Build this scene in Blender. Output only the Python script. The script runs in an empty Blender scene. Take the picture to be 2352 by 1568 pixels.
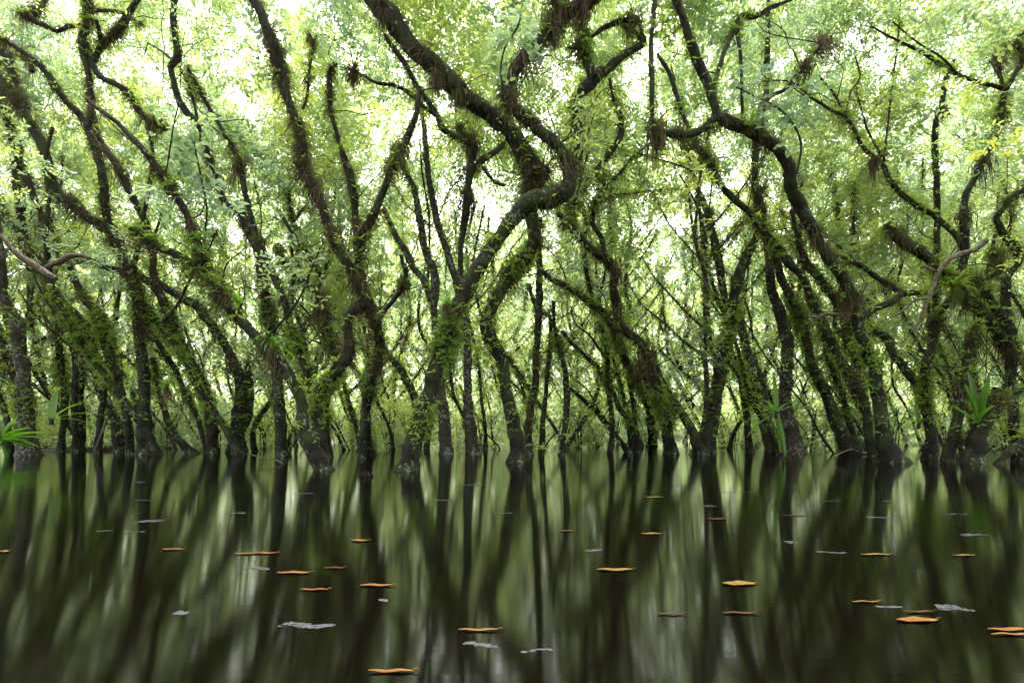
import bpy, math
import numpy as np
from mathutils import Vector
R = np.random.default_rng(7)
F = 1176.0; CX = 1176.0; YH = 987.0; H = 0.70      # focal length, centre and horizon in photo units (photo 2352 wide), eye height in m
col = bpy.context.scene.collection
sc = bpy.context.scene

def unproj(px, py, d): return np.array([(px-CX)/F*d, d, H+(YH-py)/F*d])
def proj(p): return CX+p[0]/p[1]*F, YH-(p[2]-H)/p[1]*F
def norm(v): return v/np.maximum(np.linalg.norm(v, axis=-1, keepdims=True), 1e-9)

# ------------------------------------------------------------------ materials
def new_mat(name):
    m = bpy.data.materials.new(name); m.use_nodes = True
    nt = m.node_tree; nt.nodes.clear()
    return m, nt, nt.nodes.new, nt.links.new
def ramp(nt, stops):
    r = nt.nodes.new('ShaderNodeValToRGB'); e = r.color_ramp.elements
    while len(e) > 1: e.remove(e[0])
    e[0].position = stops[0][0]; e[0].color = (*stops[0][1], 1)
    for p, c in stops[1:]:
        x = e.new(p); x.color = (*c, 1)
    return r

def leaf_mat(name, stops, trans=0.5, rough=0.38, spec=0.5, tstops=None):
    m, nt, N, L = new_mat(name)
    at = N('ShaderNodeAttribute'); at.attribute_name = 'tint'
    oi = N('ShaderNodeObjectInfo')
    ge = N('ShaderNodeNewGeometry')
    no = N('ShaderNodeTexNoise'); no.inputs['Scale'].default_value = 0.35; no.inputs['Detail'].default_value = 2
    L(ge.outputs['Position'], no.inputs['Vector'])
    a = N('ShaderNodeMath'); a.operation = 'MULTIPLY_ADD'; a.inputs[1].default_value = 0.55; a.inputs[2].default_value = 0.0
    L(at.outputs['Fac'], a.inputs[0])
    b = N('ShaderNodeMath'); b.operation = 'MULTIPLY_ADD'; b.inputs[1].default_value = 0.15
    L(oi.outputs['Random'], b.inputs[0]); L(a.outputs[0], b.inputs[2])
    c = N('ShaderNodeMath'); c.operation = 'MULTIPLY_ADD'; c.inputs[1].default_value = 1.35
    L(no.outputs['Fac'], c.inputs[0]); L(b.outputs[0], c.inputs[2])
    d = N('ShaderNodeMath'); d.operation = 'SUBTRACT'; d.inputs[1].default_value = 0.52; L(c.outputs[0], d.inputs[0])
    r = ramp(nt, stops); L(d.outputs[0], r.inputs[0])
    p = N('ShaderNodeBsdfPrincipled'); p.inputs['Roughness'].default_value = rough
    p.inputs['Specular IOR Level'].default_value = spec
    L(r.outputs[0], p.inputs['Base Color'])
    t = N('ShaderNodeBsdfTranslucent')
    r2 = ramp(nt, tstops or stops); L(d.outputs[0], r2.inputs[0]); L(r2.outputs[0], t.inputs['Color'])
    mx = N('ShaderNodeMixShader'); mx.inputs[0].default_value = trans
    L(p.outputs[0], mx.inputs[1]); L(t.outputs[0], mx.inputs[2])
    o = N('ShaderNodeOutputMaterial'); L(mx.outputs[0], o.inputs[0])
    return m

LEAF = leaf_mat('leaf', [(0, (.07, .11, .08)), (.35, (.10, .14, .09)), (.65, (.14, .19, .07)), (.93, (.20, .24, .05)), (1, (.28, .20, .05))],
                trans=.6, rough=.27, spec=1.0,
                tstops=[(0, (.25, .38, .25)), (.35, (.37, .51, .26)), (.65, (.52, .64, .18)), (.93, (.72, .76, .11)), (1, (.62, .45, .10))])
FERN = leaf_mat('fern_leaf', [(0, (.08, .14, .035)), (.5, (.16, .26, .045)), (1, (.28, .36, .06))], trans=.5, rough=.5, spec=.4,
                tstops=[(0, (.24, .38, .07)), (.5, (.42, .58, .08)), (1, (.60, .68, .10))])
STRAP = leaf_mat('strap_leaf', [(0, (.04, .10, .02)), (.5, (.08, .18, .025)), (1, (.15, .24, .04))], trans=.45, rough=.4, spec=.5,
                 tstops=[(0, (.10, .28, .03)), (.5, (.2, .48, .03)), (1, (.35, .5, .05))])
MOSS = leaf_mat('moss_strand', [(0, (.035, .022, .015)), (.3, (.12, .078, .052)), (.52, (.13, .105, .05)), (.75, (.16, .19, .045)), (1, (.24, .29, .055))],
                trans=.3, rough=.8, spec=.15)

def bark_mat(name, dark, mid, moss, mossy, lich):
    m, nt, N, L = new_mat(name)
    tc = N('ShaderNodeTexCoord')
    mp = N('ShaderNodeMapping'); mp.inputs['Scale'].default_value = (1, 1, .35); L(tc.outputs['Object'], mp.inputs[0])
    n1 = N('ShaderNodeTexNoise'); n1.inputs['Scale'].default_value = 22; n1.inputs['Detail'].default_value = 6; n1.inputs['Roughness'].default_value = .65
    L(mp.outputs[0], n1.inputs['Vector'])
    r1 = ramp(nt, [(.3, dark), (.7, mid)]); L(n1.outputs['Fac'], r1.inputs[0])
    n2 = N('ShaderNodeTexNoise'); n2.inputs['Scale'].default_value = 3.2; n2.inputs['Detail'].default_value = 5; L(tc.outputs['Object'], n2.inputs['Vector'])
    r2 = ramp(nt, [(.62-mossy*.3, (0, 0, 0)), (.78-mossy*.3, (1, 1, 1))]); L(n2.outputs['Fac'], r2.inputs[0])
    x1 = N('ShaderNodeMix'); x1.data_type = 'RGBA'; L(r2.outputs[0], x1.inputs[0]); L(r1.outputs[0], x1.inputs[6]); x1.inputs[7].default_value = (*moss, 1)
    n3 = N('ShaderNodeTexNoise'); n3.inputs['Scale'].default_value = 14; n3.inputs['Detail'].default_value = 3; L(tc.outputs['Object'], n3.inputs['Vector'])
    n4 = N('ShaderNodeTexNoise'); n4.inputs['Scale'].default_value = 2.1; L(tc.outputs['Object'], n4.inputs['Vector'])
    mm = N('ShaderNodeMath'); mm.operation = 'MULTIPLY_ADD'; mm.inputs[1].default_value = .6; L(n4.outputs['Fac'], mm.inputs[0]); L(n3.outputs['Fac'], mm.inputs[2])
    r3 = ramp(nt, [(.99-lich*.12, (0, 0, 0)), (1.02-lich*.12 if lich > .2 else 1, (1, 1, 1))]); L(mm.outputs[0], r3.inputs[0])
    x2 = N('ShaderNodeMix'); x2.data_type = 'RGBA'; L(r3.outputs[0], x2.inputs[0]); L(x1.outputs[2], x2.inputs[6]); x2.inputs[7].default_value = (.17, .18, .15, 1)
    p = N('ShaderNodeBsdfPrincipled'); p.inputs['Roughness'].default_value = .8; p.inputs['Specular IOR Level'].default_value = .3
    L(x2.outputs[2], p.inputs['Base Color'])
    bu = N('ShaderNodeBump'); bu.inputs['Strength'].default_value = .9; bu.inputs['Distance'].default_value = .03
    L(n1.outputs['Fac'], bu.inputs['Height']); L(bu.outputs[0], p.inputs['Normal'])
    o = N('ShaderNodeOutputMaterial'); L(p.outputs[0], o.inputs[0])
    return m
BARK = bark_mat('dark_bark', (.004, .003, .0022), (.02, .016, .011), (.032, .041, .010), .6, .3)
PALE = bark_mat('grey_bark', (.018, .014, .011), (.075, .058, .045), (.04, .043, .02), .1, .9)
DEAD = bark_mat('dead_wood', (.05, .035, .025), (.22, .155, .115), (.06, .07, .03), 0, .8)

def simple_mat(name, c, rough=.7, c2=None, sc_=30, spec=.3):
    m, nt, N, L = new_mat(name)
    p = N('ShaderNodeBsdfPrincipled'); p.inputs['Roughness'].default_value = rough; p.inputs['Specular IOR Level'].default_value = spec
    tc = N('ShaderNodeTexCoord'); n = N('ShaderNodeTexNoise'); n.inputs['Scale'].default_value = sc_; n.inputs['Detail'].default_value = 4
    L(tc.outputs['Object'], n.inputs['Vector'])
    r = ramp(nt, [(.3, c), (.7, c2 or c)]); L(n.outputs['Fac'], r.inputs[0]); L(r.outputs[0], p.inputs['Base Color'])
    o = N('ShaderNodeOutputMaterial'); L(p.outputs[0], o.inputs[0])
    return m
FOAM = simple_mat('foam', (.012, .012, .014), .6, (.032, .032, .037), 60, spec=.2)
ORANGE = simple_mat('fallen_orange_leaf', (.085, .034, .006), .6, (.13, .060, .012), 25, spec=.1)
YELLOW = simple_mat('fallen_yellow_leaf', (.075, .040, .006), .6, (.13, .078, .014), 25, spec=.1)
BROWNL = simple_mat('fallen_brown_leaf', (.03, .013, .004), .6, (.055, .024, .007), 25, spec=.1)
CONE = simple_mat('seed_clump', (.006, .005, .004), .8, (.03, .02, .015), 40)
SOIL = simple_mat('leaf_litter', (.012, .010, .007), .9, (.05, .038, .02), 3)

# ------------------------------------------------------------------ mesh helpers
class G:
    """collects polygons of one mesh"""
    def __init__(s): s.v = []; s.f = []; s.n = []; s.mi = []; s.t = []; s.k = 0
    def add(s, verts, faces, tint=None, mi=0):
        verts = np.asarray(verts, float).reshape(-1, 3); faces = np.asarray(faces, int)
        s.v.append(verts); s.f.append((faces+s.k).ravel()); s.n.append(np.full(len(faces), faces.shape[1])); s.mi.append(np.full(len(faces), mi))
        s.t.append(np.full(len(verts), .5) if tint is None else np.broadcast_to(tint, (len(verts),)).astype(float)); s.k += len(verts)
    def mesh(s, name, mats, smooth=False):
        me = bpy.data.meshes.new(name)
        v = np.concatenate(s.v); f = np.concatenate(s.f); n = np.concatenate(s.n)
        me.vertices.add(len(v)); me.vertices.foreach_set('co', v.astype(np.float32).ravel())
        me.loops.add(len(f)); me.loops.foreach_set('vertex_index', f.astype(np.int32))
        me.polygons.add(len(n)); me.polygons.foreach_set('loop_start', np.concatenate([[0], np.cumsum(n)[:-1]]).astype(np.int32))
        me.polygons.foreach_set('loop_total', n.astype(np.int32))
        me.polygons.foreach_set('material_index', np.concatenate(s.mi).astype(np.int32))
        if smooth: me.polygons.foreach_set('use_smooth', np.ones(len(n), bool))
        a = me.attributes.new('tint', 'FLOAT', 'POINT'); a.data.foreach_set('value', np.concatenate(s.t).astype(np.float32))
        me.update(calc_edges=True)
        for m in (mats if isinstance(mats, (list, tuple)) else [mats]): me.materials.append(m)
        return me
def link(name, me, parent=None, loc=None):
    o = bpy.data.objects.new(name, me); col.objects.link(o)
    if parent is not None: o.parent = parent
    if loc is not None: o.location = [float(c) for c in loc]
    return o
def tag(o, label=None, cat=None, group=None, kind=None):
    if label: o['label'] = label
    if cat: o['category'] = cat
    if group: o['group'] = group
    if kind: o['kind'] = kind
    return o

def sprays(g, o, u, L, m, ll, lw, upn=1.0, mi=0, fan=.85, tint=None, jit=.35, twig=.004, tmi=None):
    """n leafy twigs: origins o, directions u, lengths L, m leaves each; leaf ll x lw, folded along the midrib"""
    n = len(o); u = norm(u)
    up = norm(np.array([0, 0, 1.0])*upn+R.normal(0, .45, (n, 3)))
    s = norm(np.cross(u, up)); nn = norm(np.cross(s, u))
    t = (np.arange(m)+.6)/m; sg = np.where(np.arange(m) % 2 == 0, 1., -1.)
    L = np.broadcast_to(L, (n,))
    droop = -.18*L[:, None]*t[None]**2
    b = o[:, None]+u[:, None]*(L[:, None]*t)[..., None]; b[..., 2] += droop
    ld = norm(u[:, None]*(1-fan*.6)+s[:, None]*(sg*fan)[None, :, None]+R.normal(0, jit, (n, m, 3)))
    ln = norm(nn[:, None]+R.normal(0, jit, (n, m, 3)))
    ls = norm(np.cross(ld, ln)); ln = norm(np.cross(ls, ld))
    l = ll*(.7+.6*R.random((n, m, 1))); w = lw*(.75+.5*R.random((n, m, 1)))
    v = np.stack([b, b+ld*l*.3+ls*w*.46+ln*w*.12, b+ld*l*.66+ls*w*.38+ln*w*.08, b+ld*l-ln*l*.1,
                  b+ld*l*.66-ls*w*.38+ln*w*.08, b+ld*l*.3-ls*w*.46+ln*w*.12], axis=2).reshape(-1, 3)
    k = n*m; i = np.arange(k)[:, None]*6
    fa = np.concatenate([i+np.array([[0, 1, 2, 3]]), i+np.array([[0, 3, 4, 5]])])
    if tint is None: tt = R.random((n, 1))*.5+R.random((n, m))*.5
    else: tt = tint+R.normal(0, .12, (n, m))
    g.add(v, fa, np.repeat(tt.ravel(), 6), mi)
    if twig and tmi is not None:
        e = o+u*L[:, None]; e[:, 2] -= .18*L
        v = np.stack([o+s*twig, o-s*twig, e], 1).reshape(-1, 3)
        g.add(v, np.arange(n*3).reshape(-1, 3), .1, tmi)

def blades(g, b, d0, L, w, sag=.8, tint=.5, mi=0):
    """n thin tapering blades from b along d0 bending downwards"""
    n = len(b); d0 = norm(d0); s = norm(np.cross(d0, R.normal(0, 1, (n, 3))))
    L = np.broadcast_to(L, (n,))[:, None]; w = np.broadcast_to(w, (n,))[:, None]
    dn = np.array([0, 0, -1.0])
    m = b+d0*L*.5; d1 = norm(d0*.6+dn*sag+R.normal(0, .12, (n, 3))); t = m+d1*L*.5
    v = np.stack([b+s*w*.5, b-s*w*.5, m-s*w*.42, m+s*w*.42, t], 1).reshape(-1, 3)
    i = np.arange(n)[:, None]*5
    g.add(v, i+np.array([[0, 1, 2, 3]]), np.repeat(np.broadcast_to(tint, (n,)), 5), mi)
    g.add(v, i+np.array([[3, 2, 4]]), np.repeat(np.broadcast_to(tint, (n,)), 5), mi)

def catmull(P, step):
    P = np.asarray(P, float); Q = np.vstack([2*P[0]-P[1], P, 2*P[-1]-P[-2]]); out = []
    for i in range(1, len(Q)-2):
        n = max(2, int(np.linalg.norm(Q[i+1][:3]-Q[i][:3])/step))
        t = (np.arange(n)/n)[:, None]; a, b, c, d = Q[i-1], Q[i], Q[i+1], Q[i+2]
        out.append(.5*((2*b)+(-a+c)*t+(2*a-5*b+4*c-d)*t**2+(-a+3*b-3*c+d)*t**3))
    out.append(P[-1][None]); return np.vstack(out)

def frames(P):
    T = norm(np.gradient(P, axis=0)); n = np.cross(T[0], [0.3, 1, .2]); n /= np.linalg.norm(n); Nn = [n]
    for t in T[1:]:
        n = n-t*np.dot(n, t); n = n/max(np.linalg.norm(n), 1e-9); Nn.append(n)
    Nn = np.array(Nn); return T, Nn, np.cross(T, Nn)
def tube(g, P, rad, sides=10, lump=.12, mi=0, seed=None):
    T, A, B = frames(P); n = len(P); th = np.arange(sides)/sides*2*np.pi
    ph = R.random(6)*6.28; s = np.concatenate([[0], np.cumsum(np.linalg.norm(np.diff(P, axis=0), axis=1))])[:, None]
    rr = rad[:, None]*(1+lump*(np.sin(2*th[None]+s*3.1+ph[0])*.6+np.sin(3*th[None]-s*5.3+ph[1])*.45+np.sin(th[None]+s*9.7+ph[2])*.5+np.sin(s*14+ph[3])*.3)+R.normal(0, lump*.35, (n, sides)))
    v = P[:, None]+rr[..., None]*(np.cos(th)[None, :, None]*A[:, None]+np.sin(th)[None, :, None]*B[:, None])
    i = np.arange(n-1)[:, None]*sides; j = np.arange(sides)[None]; j2 = (j+1) % sides
    fa = np.stack([i+j, i+j2, i+sides+j2, i+sides+j], -1).reshape(-1, 4)
    g.add(v.reshape(-1, 3), fa, .3, mi)
    g.add(v[-1], np.arange(sides)[None], .3, mi)
    return T, A, B

def on_path(P, rad, fr, n, weight=None):
    """n random spots on the surface of a tube"""
    T, A, B = fr; w = np.ones(len(P)) if weight is None else np.clip(weight, 0, None)+1e-9
    i = R.choice(len(P)-1, n, p=(w[:-1]/w[:-1].sum())); f = R.random((n, 1)); th = R.random((n, 1))*6.2832
    out = np.cos(th)*A[i]+np.sin(th)*B[i]; p = P[i]*(1-f)+P[i+1]*f; r = (rad[i][:, None]*(1-f)+rad[i+1][:, None]*f)
    return p+out*r*.92, out, i

# ------------------------------------------------------------------ shared foliage
def crown_mesh(k, h0, h1, rad, clumps, leaves, ll, lw):
    g = G()
    for c in range(clumps):
        z = h0+(h1-h0)*R.random()**.7
        a = R.random()*6.28; q = rad*math.sqrt(R.random())*(.75+.5*math.sin(z*1.3+k*2.1))
        cc = np.array([math.cos(a)*q, math.sin(a)*q, z]); ns = int(leaves/8*(.5+R.random()))
        cr = .35+.45*R.random()
        d = norm(R.normal(0, 1, (ns, 3))*np.array([1, 1, .55])); o = cc+d*cr*R.random((ns, 1))*np.array([1, 1, .6])
        sprays(g, o, d+np.array([0, 0, -.1]), .25+.25*R.random(ns), 8, ll, lw, tmi=1, tint=R.random()*.7+.15)
    return g.mesh('crown_foliage', [LEAF, BARK])
BIG = [crown_mesh(k, .8, 12.5, 2.4, 40, 100, .135, .062) for k in range(8)]
HIGH = [crown_mesh(k, 4.5, 11.5, 2.6, 70, 130, .12, .06) for k in range(3)]
def clump_mesh(k, ll, lw, ns, r=.8, m=8):
    g = G(); d = norm(R.normal(0, 1, (ns, 3))*np.array([1, 1, .6])); ce = R.normal(0, .42*r, (5, 3))
    o = ce[R.integers(0, 5, ns)]+d*(.35*r*R.random((ns, 1)))
    sprays(g, o, d, .28+.25*R.random(ns), m, ll, lw, tmi=1)
    return g.mesh('leaf_clump', [LEAF, BARK])
CL = [clump_mesh(k, (.10, .13, .155)[k % 3], (.045, .06, .072)[k % 3], (62, 44, 36)[k % 3]) for k in range(8)]
BUSH = []
for k in range(5):
    g = G(); ns = 210; th = R.random(ns)*6.28; z = R.random(ns)*1.9+.05; q = (.3+.75*R.random(ns))*(1.1-.35*z/2)
    o = np.stack([np.cos(th)*q*.7, np.sin(th)*q*.7, z], 1); d = np.stack([np.cos(th), np.sin(th), .3+R.normal(0, .4, ns)], 1)
    sprays(g, o, d, .4, 9, .09, .042); BUSH.append(g.mesh('bush_foliage', [LEAF]))
AIR = []
for k in range(4):
    g = G(); n = 75; th = R.random(n)*6.28; el = R.random(n)*1.3+.05
    d = np.stack([np.cos(th)*np.cos(el), np.sin(th)*np.cos(el), np.sin(el)], 1)
    blades(g, R.normal(0, .03, (n, 3)), d, .12+.26*R.random(n), .012, 1.1, .72+R.normal(0, .12, n))
    n = 80; d = R.normal(0, .22, (n, 3))+np.array([0, 0, -1.])
    blades(g, R.normal(0, .06, (n, 3))*np.array([1.3, 1.3, .5]), d, .12+.5*R.random(n)**1.5, .011, 1.4, .22+R.normal(0, .14, n))
    AIR.append(g.mesh('air_plant', [MOSS]))

# ------------------------------------------------------------------ traced trees (photo units: x, y, width)
def tp(s): return [tuple(float(a) for a in w.split(',')) for w in s.split()]
TR = []
def tree(label, lm, paths, d=None, drift=0., moss=.5, fern=.4, bark='d', air=3, name='mossy_tree', cat='tree', bdr=None, prot=1, flare=1.25):
    TR.append(dict(label=label, lm=lm, paths=[tp(p) for p in paths], d=d, drift=drift, moss=moss, fern=fern, bark=bark, air=air, name=name, cat=cat, bdr=bdr or {}, prot=prot, flare=flare))

tree('fern-clad tree leaning right from the open water, its trunk kinked at the central knot', 'fern-clad leaning centre tree',
 ['936,1080,52 950,1015,50 962,975,44 975,935,40 1000,860,38 1025,780,38 1045,720,38 1070,670,38 1105,610,36 1140,560,36 1165,520,38 1195,485,42 1228,466,46 1262,457,46 1290,445,44 1305,428,42 1304,395,36 1299,362,32 1276,332,30 1225,284,29 1192,262,28 1166,235,28 1163,195,30 1190,150,28 1225,118,26 1255,80,28 1300,30,30 1345,8,30 1390,-20,26',
  '1300,30,26 1290,0,24 1275,-30,22'], drift=.12, moss=.6, fern=.6, air=18)
tree('sinuous double-bent tree standing in mid-water whose thick bare limb slants up to the upper left', 'sinuous double-bent centre tree',
 ['1188,1062,50 1187,1032,42 1178,980,36 1168,930,34 1160,890,32 1156,844,31 1143,803,32 1124,768,36 1117,734,34 1134,700,32 1152,668,34 1166,640,36 1187,615,38 1211,585,36 1224,550,32 1220,510,32 1226,470,38 1230,440,44 1224,395,50 1204,355,46 1186,325,44 1160,290,42 1126,258,42 1095,236,42 1066,217,42 1016,171,46 965,126,46 921,72,46 880,20,46 840,-25,44',
  '1228,420,34 1246,404,34 1252,392,26'], drift=-.07, moss=.55, fern=.5, air=18)
tree('long slender mossy tree rising from a kinked elbow to the upper left of the centre', 'slender mossy elbow tree',
 ['747,1075,34 741,1045,32 735,1010,32 728,960,29 729,930,29 733,900,32 765,861,30 784,833,32 803,795,27 799,760,25 801,731,26 818,712,28 838,700,30 832,670,28 817,640,24 800,612,22 775,570,22 752,513,24 735,461,25 711,410,24 694,369,24 687,308,25 670,260,24 653,205,24 643,164,24 632,120,25 619,82,24 598,31,26 574,-10,22 560,-40,20',
  '849,1045,28 845,1015,24 842,985,23 841,940,23 849,885,19 862,845,22 873,800,26 870,768,28 862,735,30 850,705,32 838,685,28', '820,632,16 826,570,17 832,533,20 852,506,21 876,454,19 900,390,19 931,325,18 955,266,14 965,200,11'], drift=.05, moss=.85, fern=.35, air=12)
tree('draped leaning tree crossing from a broken brown end into the water by the elbow tree', 'draped leaning tree',
 ['744,1080,40 730,1055,40 716,1030,40 701,997,36 697,946,31 680,895,29 656,854,30 625,816,34 598,789,26 564,748,26 533,714,28 506,673,30 485,642,26 451,615,24 403,584,20 355,562,18 330,545,16 300,525,14', '486,640,15 455,560,16 415,470,16 362,386,16 328,345,17 301,314,16 273,284,12 229,253,10 200,230,8'], drift=.0, moss=.6, fern=.6, air=6)
tree('dark forked tree, one arm bowed to the upper left below the bare dead branch', 'bowed forked tree',
 ['540,1040,42 543,1000,36 548,965,32 552,929,32 552,878,26 543,844,24 523,803,23 496,762,21 472,727,23 448,700,24 410,680,22 369,656,19 325,640,20 294,630,19 253,616,18 212,601,15 178,600,14 150,612,9',
  '547,1000,30 563,955,26 572,905,22 573,865,18 571,838,12'], moss=.3, fern=.35, air=4)
tree('upright thick dark trunk leading into brown hanging moss and twisted boughs, upper left', 'upright thick dark trunk',
 ['337,1044,40 335,1010,38 333,965,34 333,929,29 330,878,27 325,826,25 320,758,26 318,700,25 306,655,23 290,612,22 264,562,20 239,523,20 205,502,22 164,468,24 133,441,24 116,403,22 103,349,24 82,308,24 58,263,23 34,222,22 0,182,22 -40,150,22',
  '258,548,16 243,478,18 236,410,20 219,342,20 204,300,17 205,280,15 212,246,15 208,212,14 202,164,13 190,120,12 191,88,17 203,60,17 205,28,18 198,-20,18',
  '192,92,14 212,147,17 232,178,15 267,195,14 294,212,14 314,246,15 342,277,15 373,291,13 402,296,10', '205,27,10 239,24,9 284,31,8 328,58,4', '191,60,12 160,60,10 130,70,10 103,58,13 65,41,12 48,32,6', '65,41,11 89,21,12 112,-8,12',
  '212,146,14 238,99,16 267,79,17 290,41,15 308,10,13 335,-20,12', '237,98,11 228,72,10 220,45,9',
  '202,296,17 178,258,17 154,234,16 130,205,18 103,161,15 75,137,13 40,110,11 5,90,10 -20,80,10', '75,165,9 66,140,12 40,112,10', '60,250,16 30,180,20 10,120,22 -10,80,20'], moss=.8, fern=.3, air=26)
tree('leaning dark tree just right of the upright thick trunk, curving up behind the leaves', 'curved dark tree',
 ['492,1042,30 482,963,27 472,912,26 455,864,25 431,826,25 410,782,23 393,734,21 373,693,20 356,645,18 349,590,16 338,525,16 321,478,17 294,427,20 270,379,19 246,345,17 222,308,15 212,256,12 200,215,10'], moss=.6, fern=.6, air=6)
tree('leaning tree with pale scar patches on its trunk, left of the upright thick trunk', 'pale-scarred leaning tree',
 ['284,1038,34 273,997,29 263,963,27 243,919,25 229,885,21 222,844,19 215,803,20 202,755,20 171,721,21 137,683,19 116,642,20 103,625,20 72,584,20 44,546,20 20,510,24 -15,455,24', '60,566,20 46,500,21 44,444,22 41,376,24 27,308,20 7,239,16 -4,150,14 -10,60,12'], moss=.6, fern=.6, air=6)
tree('fern-shaggy leaning tree between the scarred tree and the upright thick trunk', 'fern-shaggy leaning tree',
 ['299,1034,20 292,963,17 280,912,17 270,861,19 253,816,23 239,768,23 226,721,22 195,683,19 164,625,15 140,580,14 110,520,14 80,460,14 60,400,13'], d=14.6, moss=.8, fern=.9, air=5)
tree('stout lichen-flecked tree rising at the far left edge above the strap-leaved plant', 'stout lichen-flecked edge tree',
 ['64,1027,50 60,980,40 57,930,36 55,878,33 48,809,29 41,748,29 20,707,24 7,666,20 3,600,18 -6,520,17 -14,430,16'], d=14, moss=.4, fern=.5, bark='p', air=3)
tree('black trunk slipping out of the left edge behind the stout lichen-flecked tree', 'black edge trunk',
 ['60,1030,24 52,960,22 40,880,20 20,826,22 0,780,20 -30,730,20'], d=16, moss=.5, fern=.6, air=2)
tree('slim tree with a side twig, second stem right of the stout lichen-flecked edge tree', 'slim twigged tree',
 ['140,1024,17 146,950,15 150,900,16 142,840,16 135,790,14 128,740,11 120,680,9 114,600,8 110,500,8 112,400,7', '136,763,6 110,772,6 84,785,5'], d=16.5, moss=.5, fern=.6, air=2)
tree('short dark stem beside the white-streaked stem, behind the slim twigged tree', 'white-streaked stem pair',
 ['174,1026,17 172,950,16 173,880,15 170,820,12 160,760,11 150,690,10'], d=16.5, moss=.4, fern=.4, air=1)
tree('narrow S-shaped stem standing just left of the pale-scarred leaning tree', 'narrow S-shaped stem',
 ['188,1026,17 190,970,14 186,910,13 190,860,11 183,815,10 170,770,9'], d=17, moss=.4, fern=.4, air=1)
tree('short black leaning stem with a white dead stick propped against it', 'stick-propped black stem',
 ['226,1031,20 229,985,16 233,940,13 240,890,11 236,830,10'], d=15, moss=.2, fern=.3, air=0)
tree('thin slanting stem dipping into the water just right of the upright thick trunk', 'thin slanting stem',
 ['431,1033,24 410,1010,19 388,975,15 374,930,13 360,880,12 350,820,12'], d=15.2, moss=.3, fern=.6, air=1)
tree('thin wavy stem between the curved dark tree and the bowed forked tree', 'thin wavy stem',
 ['473,1030,13 457,975,11 441,929,11 417,885,11 403,845,13 376,808,14 342,758,13 310,700,12'], d=15.5, moss=.4, fern=.5, air=2)
tree('mottled trunk behind the draped leaning tree, rising to a bent black elbow', 'thick mottled trunk',
 ['648,1038,30 640,900,26 625,800,24 612,707,22 601,632,24 595,580,25 578,543,25 552,490,20 520,470,17 506,441,15 490,390,14 468,330,15 452,292,16 437,267,16 414,236,17 398,181,15 393,150,15 409,130,17 407,103,15 400,51,17 400,-10,17', '458,300,8 440,212,8 418,163,7 375,120,5 340,100,4'], d=13.5, moss=.4, fern=.4, bark='d', air=4)
tree('long leaning trunk passing behind the hanging strap-leaf tuft', 'long leaning trunk',
 ['735,1040,18 722,960,17 714,902,16 700,844,17 683,796,17 666,741,19 649,680,19 629,632,17 600,570,16 577,500,14 560,420,13 540,350,12 500,280,10 460,210,9 430,150,7'], d=12.8, moss=.4, fern=.6, air=4)
tree('dark hunched stem hanging with roots above the elbow, left of the slender mossy tree', 'hunched rooty stem',
 ['757,1038,15 752,1000,15 748,940,15 765,870,14 772,810,14 762,775,14 747,727,19 737,690,19 715,662,17 690,640,14 650,600,12 640,560,10', '740,640,10 718,600,10 704,580,10 677,543,10 650,500,9'], d=13.2, moss=.7, fern=.7, air=5)
tree('thin bare tree with a snapped tip left of the central thick limb', 'snapped thin tree',
 ['832,1037,18 838,930,18 852,840,18 850,740,18 836,660,18 825,600,18 818,560,18 815,495,18 811,444,19 804,403,20 790,365,18 772,301,11 759,256,11 757,205,12 757,164,12 766,154,7 775,146,4', '695,250,6 706,218,6 710,164,6 719,103,6 708,70,4'], d=12.5, moss=.45, fern=.35, air=4)
tree('fan-limbed black tree with long snaking upper boughs under the thick bare limb', 'fan-limbed black tree',
 ['950,1040,22 975,935,20 1005,860,18 1035,760,17 1052,690,16 1057,640,15 1060,560,15 1068,510,18 1073,455,20 1077,410,20 1085,362,20 1090,335,16 1078,322,12 1062,300,11 1052,290,10',
  '1086,340,11 1051,318,13 1016,297,15 1005,265,13 982,232,13 955,191,13 931,147,13 910,120,13 883,79,10', '1003,268,10 975,246,10 938,212,10 904,195,9 863,188,8 818,164,6',
  '1080,400,14 1104,372,15 1139,348,14 1157,328,12', '1108,384,8 1133,416,9 1160,426,8'], d=11.6, moss=.4, fern=.3, air=6)
tree('short dark stem leaning left between the elbow tree and the fern-clad tree', 'short dark leaning stem',
 ['965,960,22 946,900,21 928,861,20 902,826,15 880,790,12 868,740,10 930,649,11 921,587,11'][:1], d=13, moss=.3, fern=.5, air=1)
tree('pale speckled trunk seen between the fern-clad tree and the sinuous tree', 'pale speckled trunk',
 ['1086,1035,38 1080,985,30 1076,946,27 1073,878,22 1075,809,20 1066,740,18 1054,660,18 1034,600,18 1016,546,18 1003,496,17 989,427,16 979,362,15 975,308,14 968,250,12 950,180,10'], d=15, moss=.1, fern=.15, bark='p', air=0)
tree('shorter pale flared trunk immediately right of the fern-clad leaning tree', 'pale flared trunk',
 ['1024,1035,36 1021,985,30 1019,946,27 1013,895,22 1006,820,19 999,727,18 999,666,20 996,621,21 975,570,20 969,523,18 958,478,17 951,430,15 930,390,12 905,340,10', '990,690,18 972,642,17 951,618,17 931,574,17 907,536,15 880,480,13'], d=14.8, moss=.15, fern=.4, bark='p', air=1)
tree('slim straight dark tree with a bulge, first to the right of the sinuous tree', 'slim bulging tree',
 ['1213,1033,24 1214,990,22 1221,929,19 1231,878,18 1232,809,17 1235,741,18 1238,673,20 1239,615,17 1236,560,15 1240,500,13'], d=14, moss=.35, fern=.6, air=3)
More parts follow.
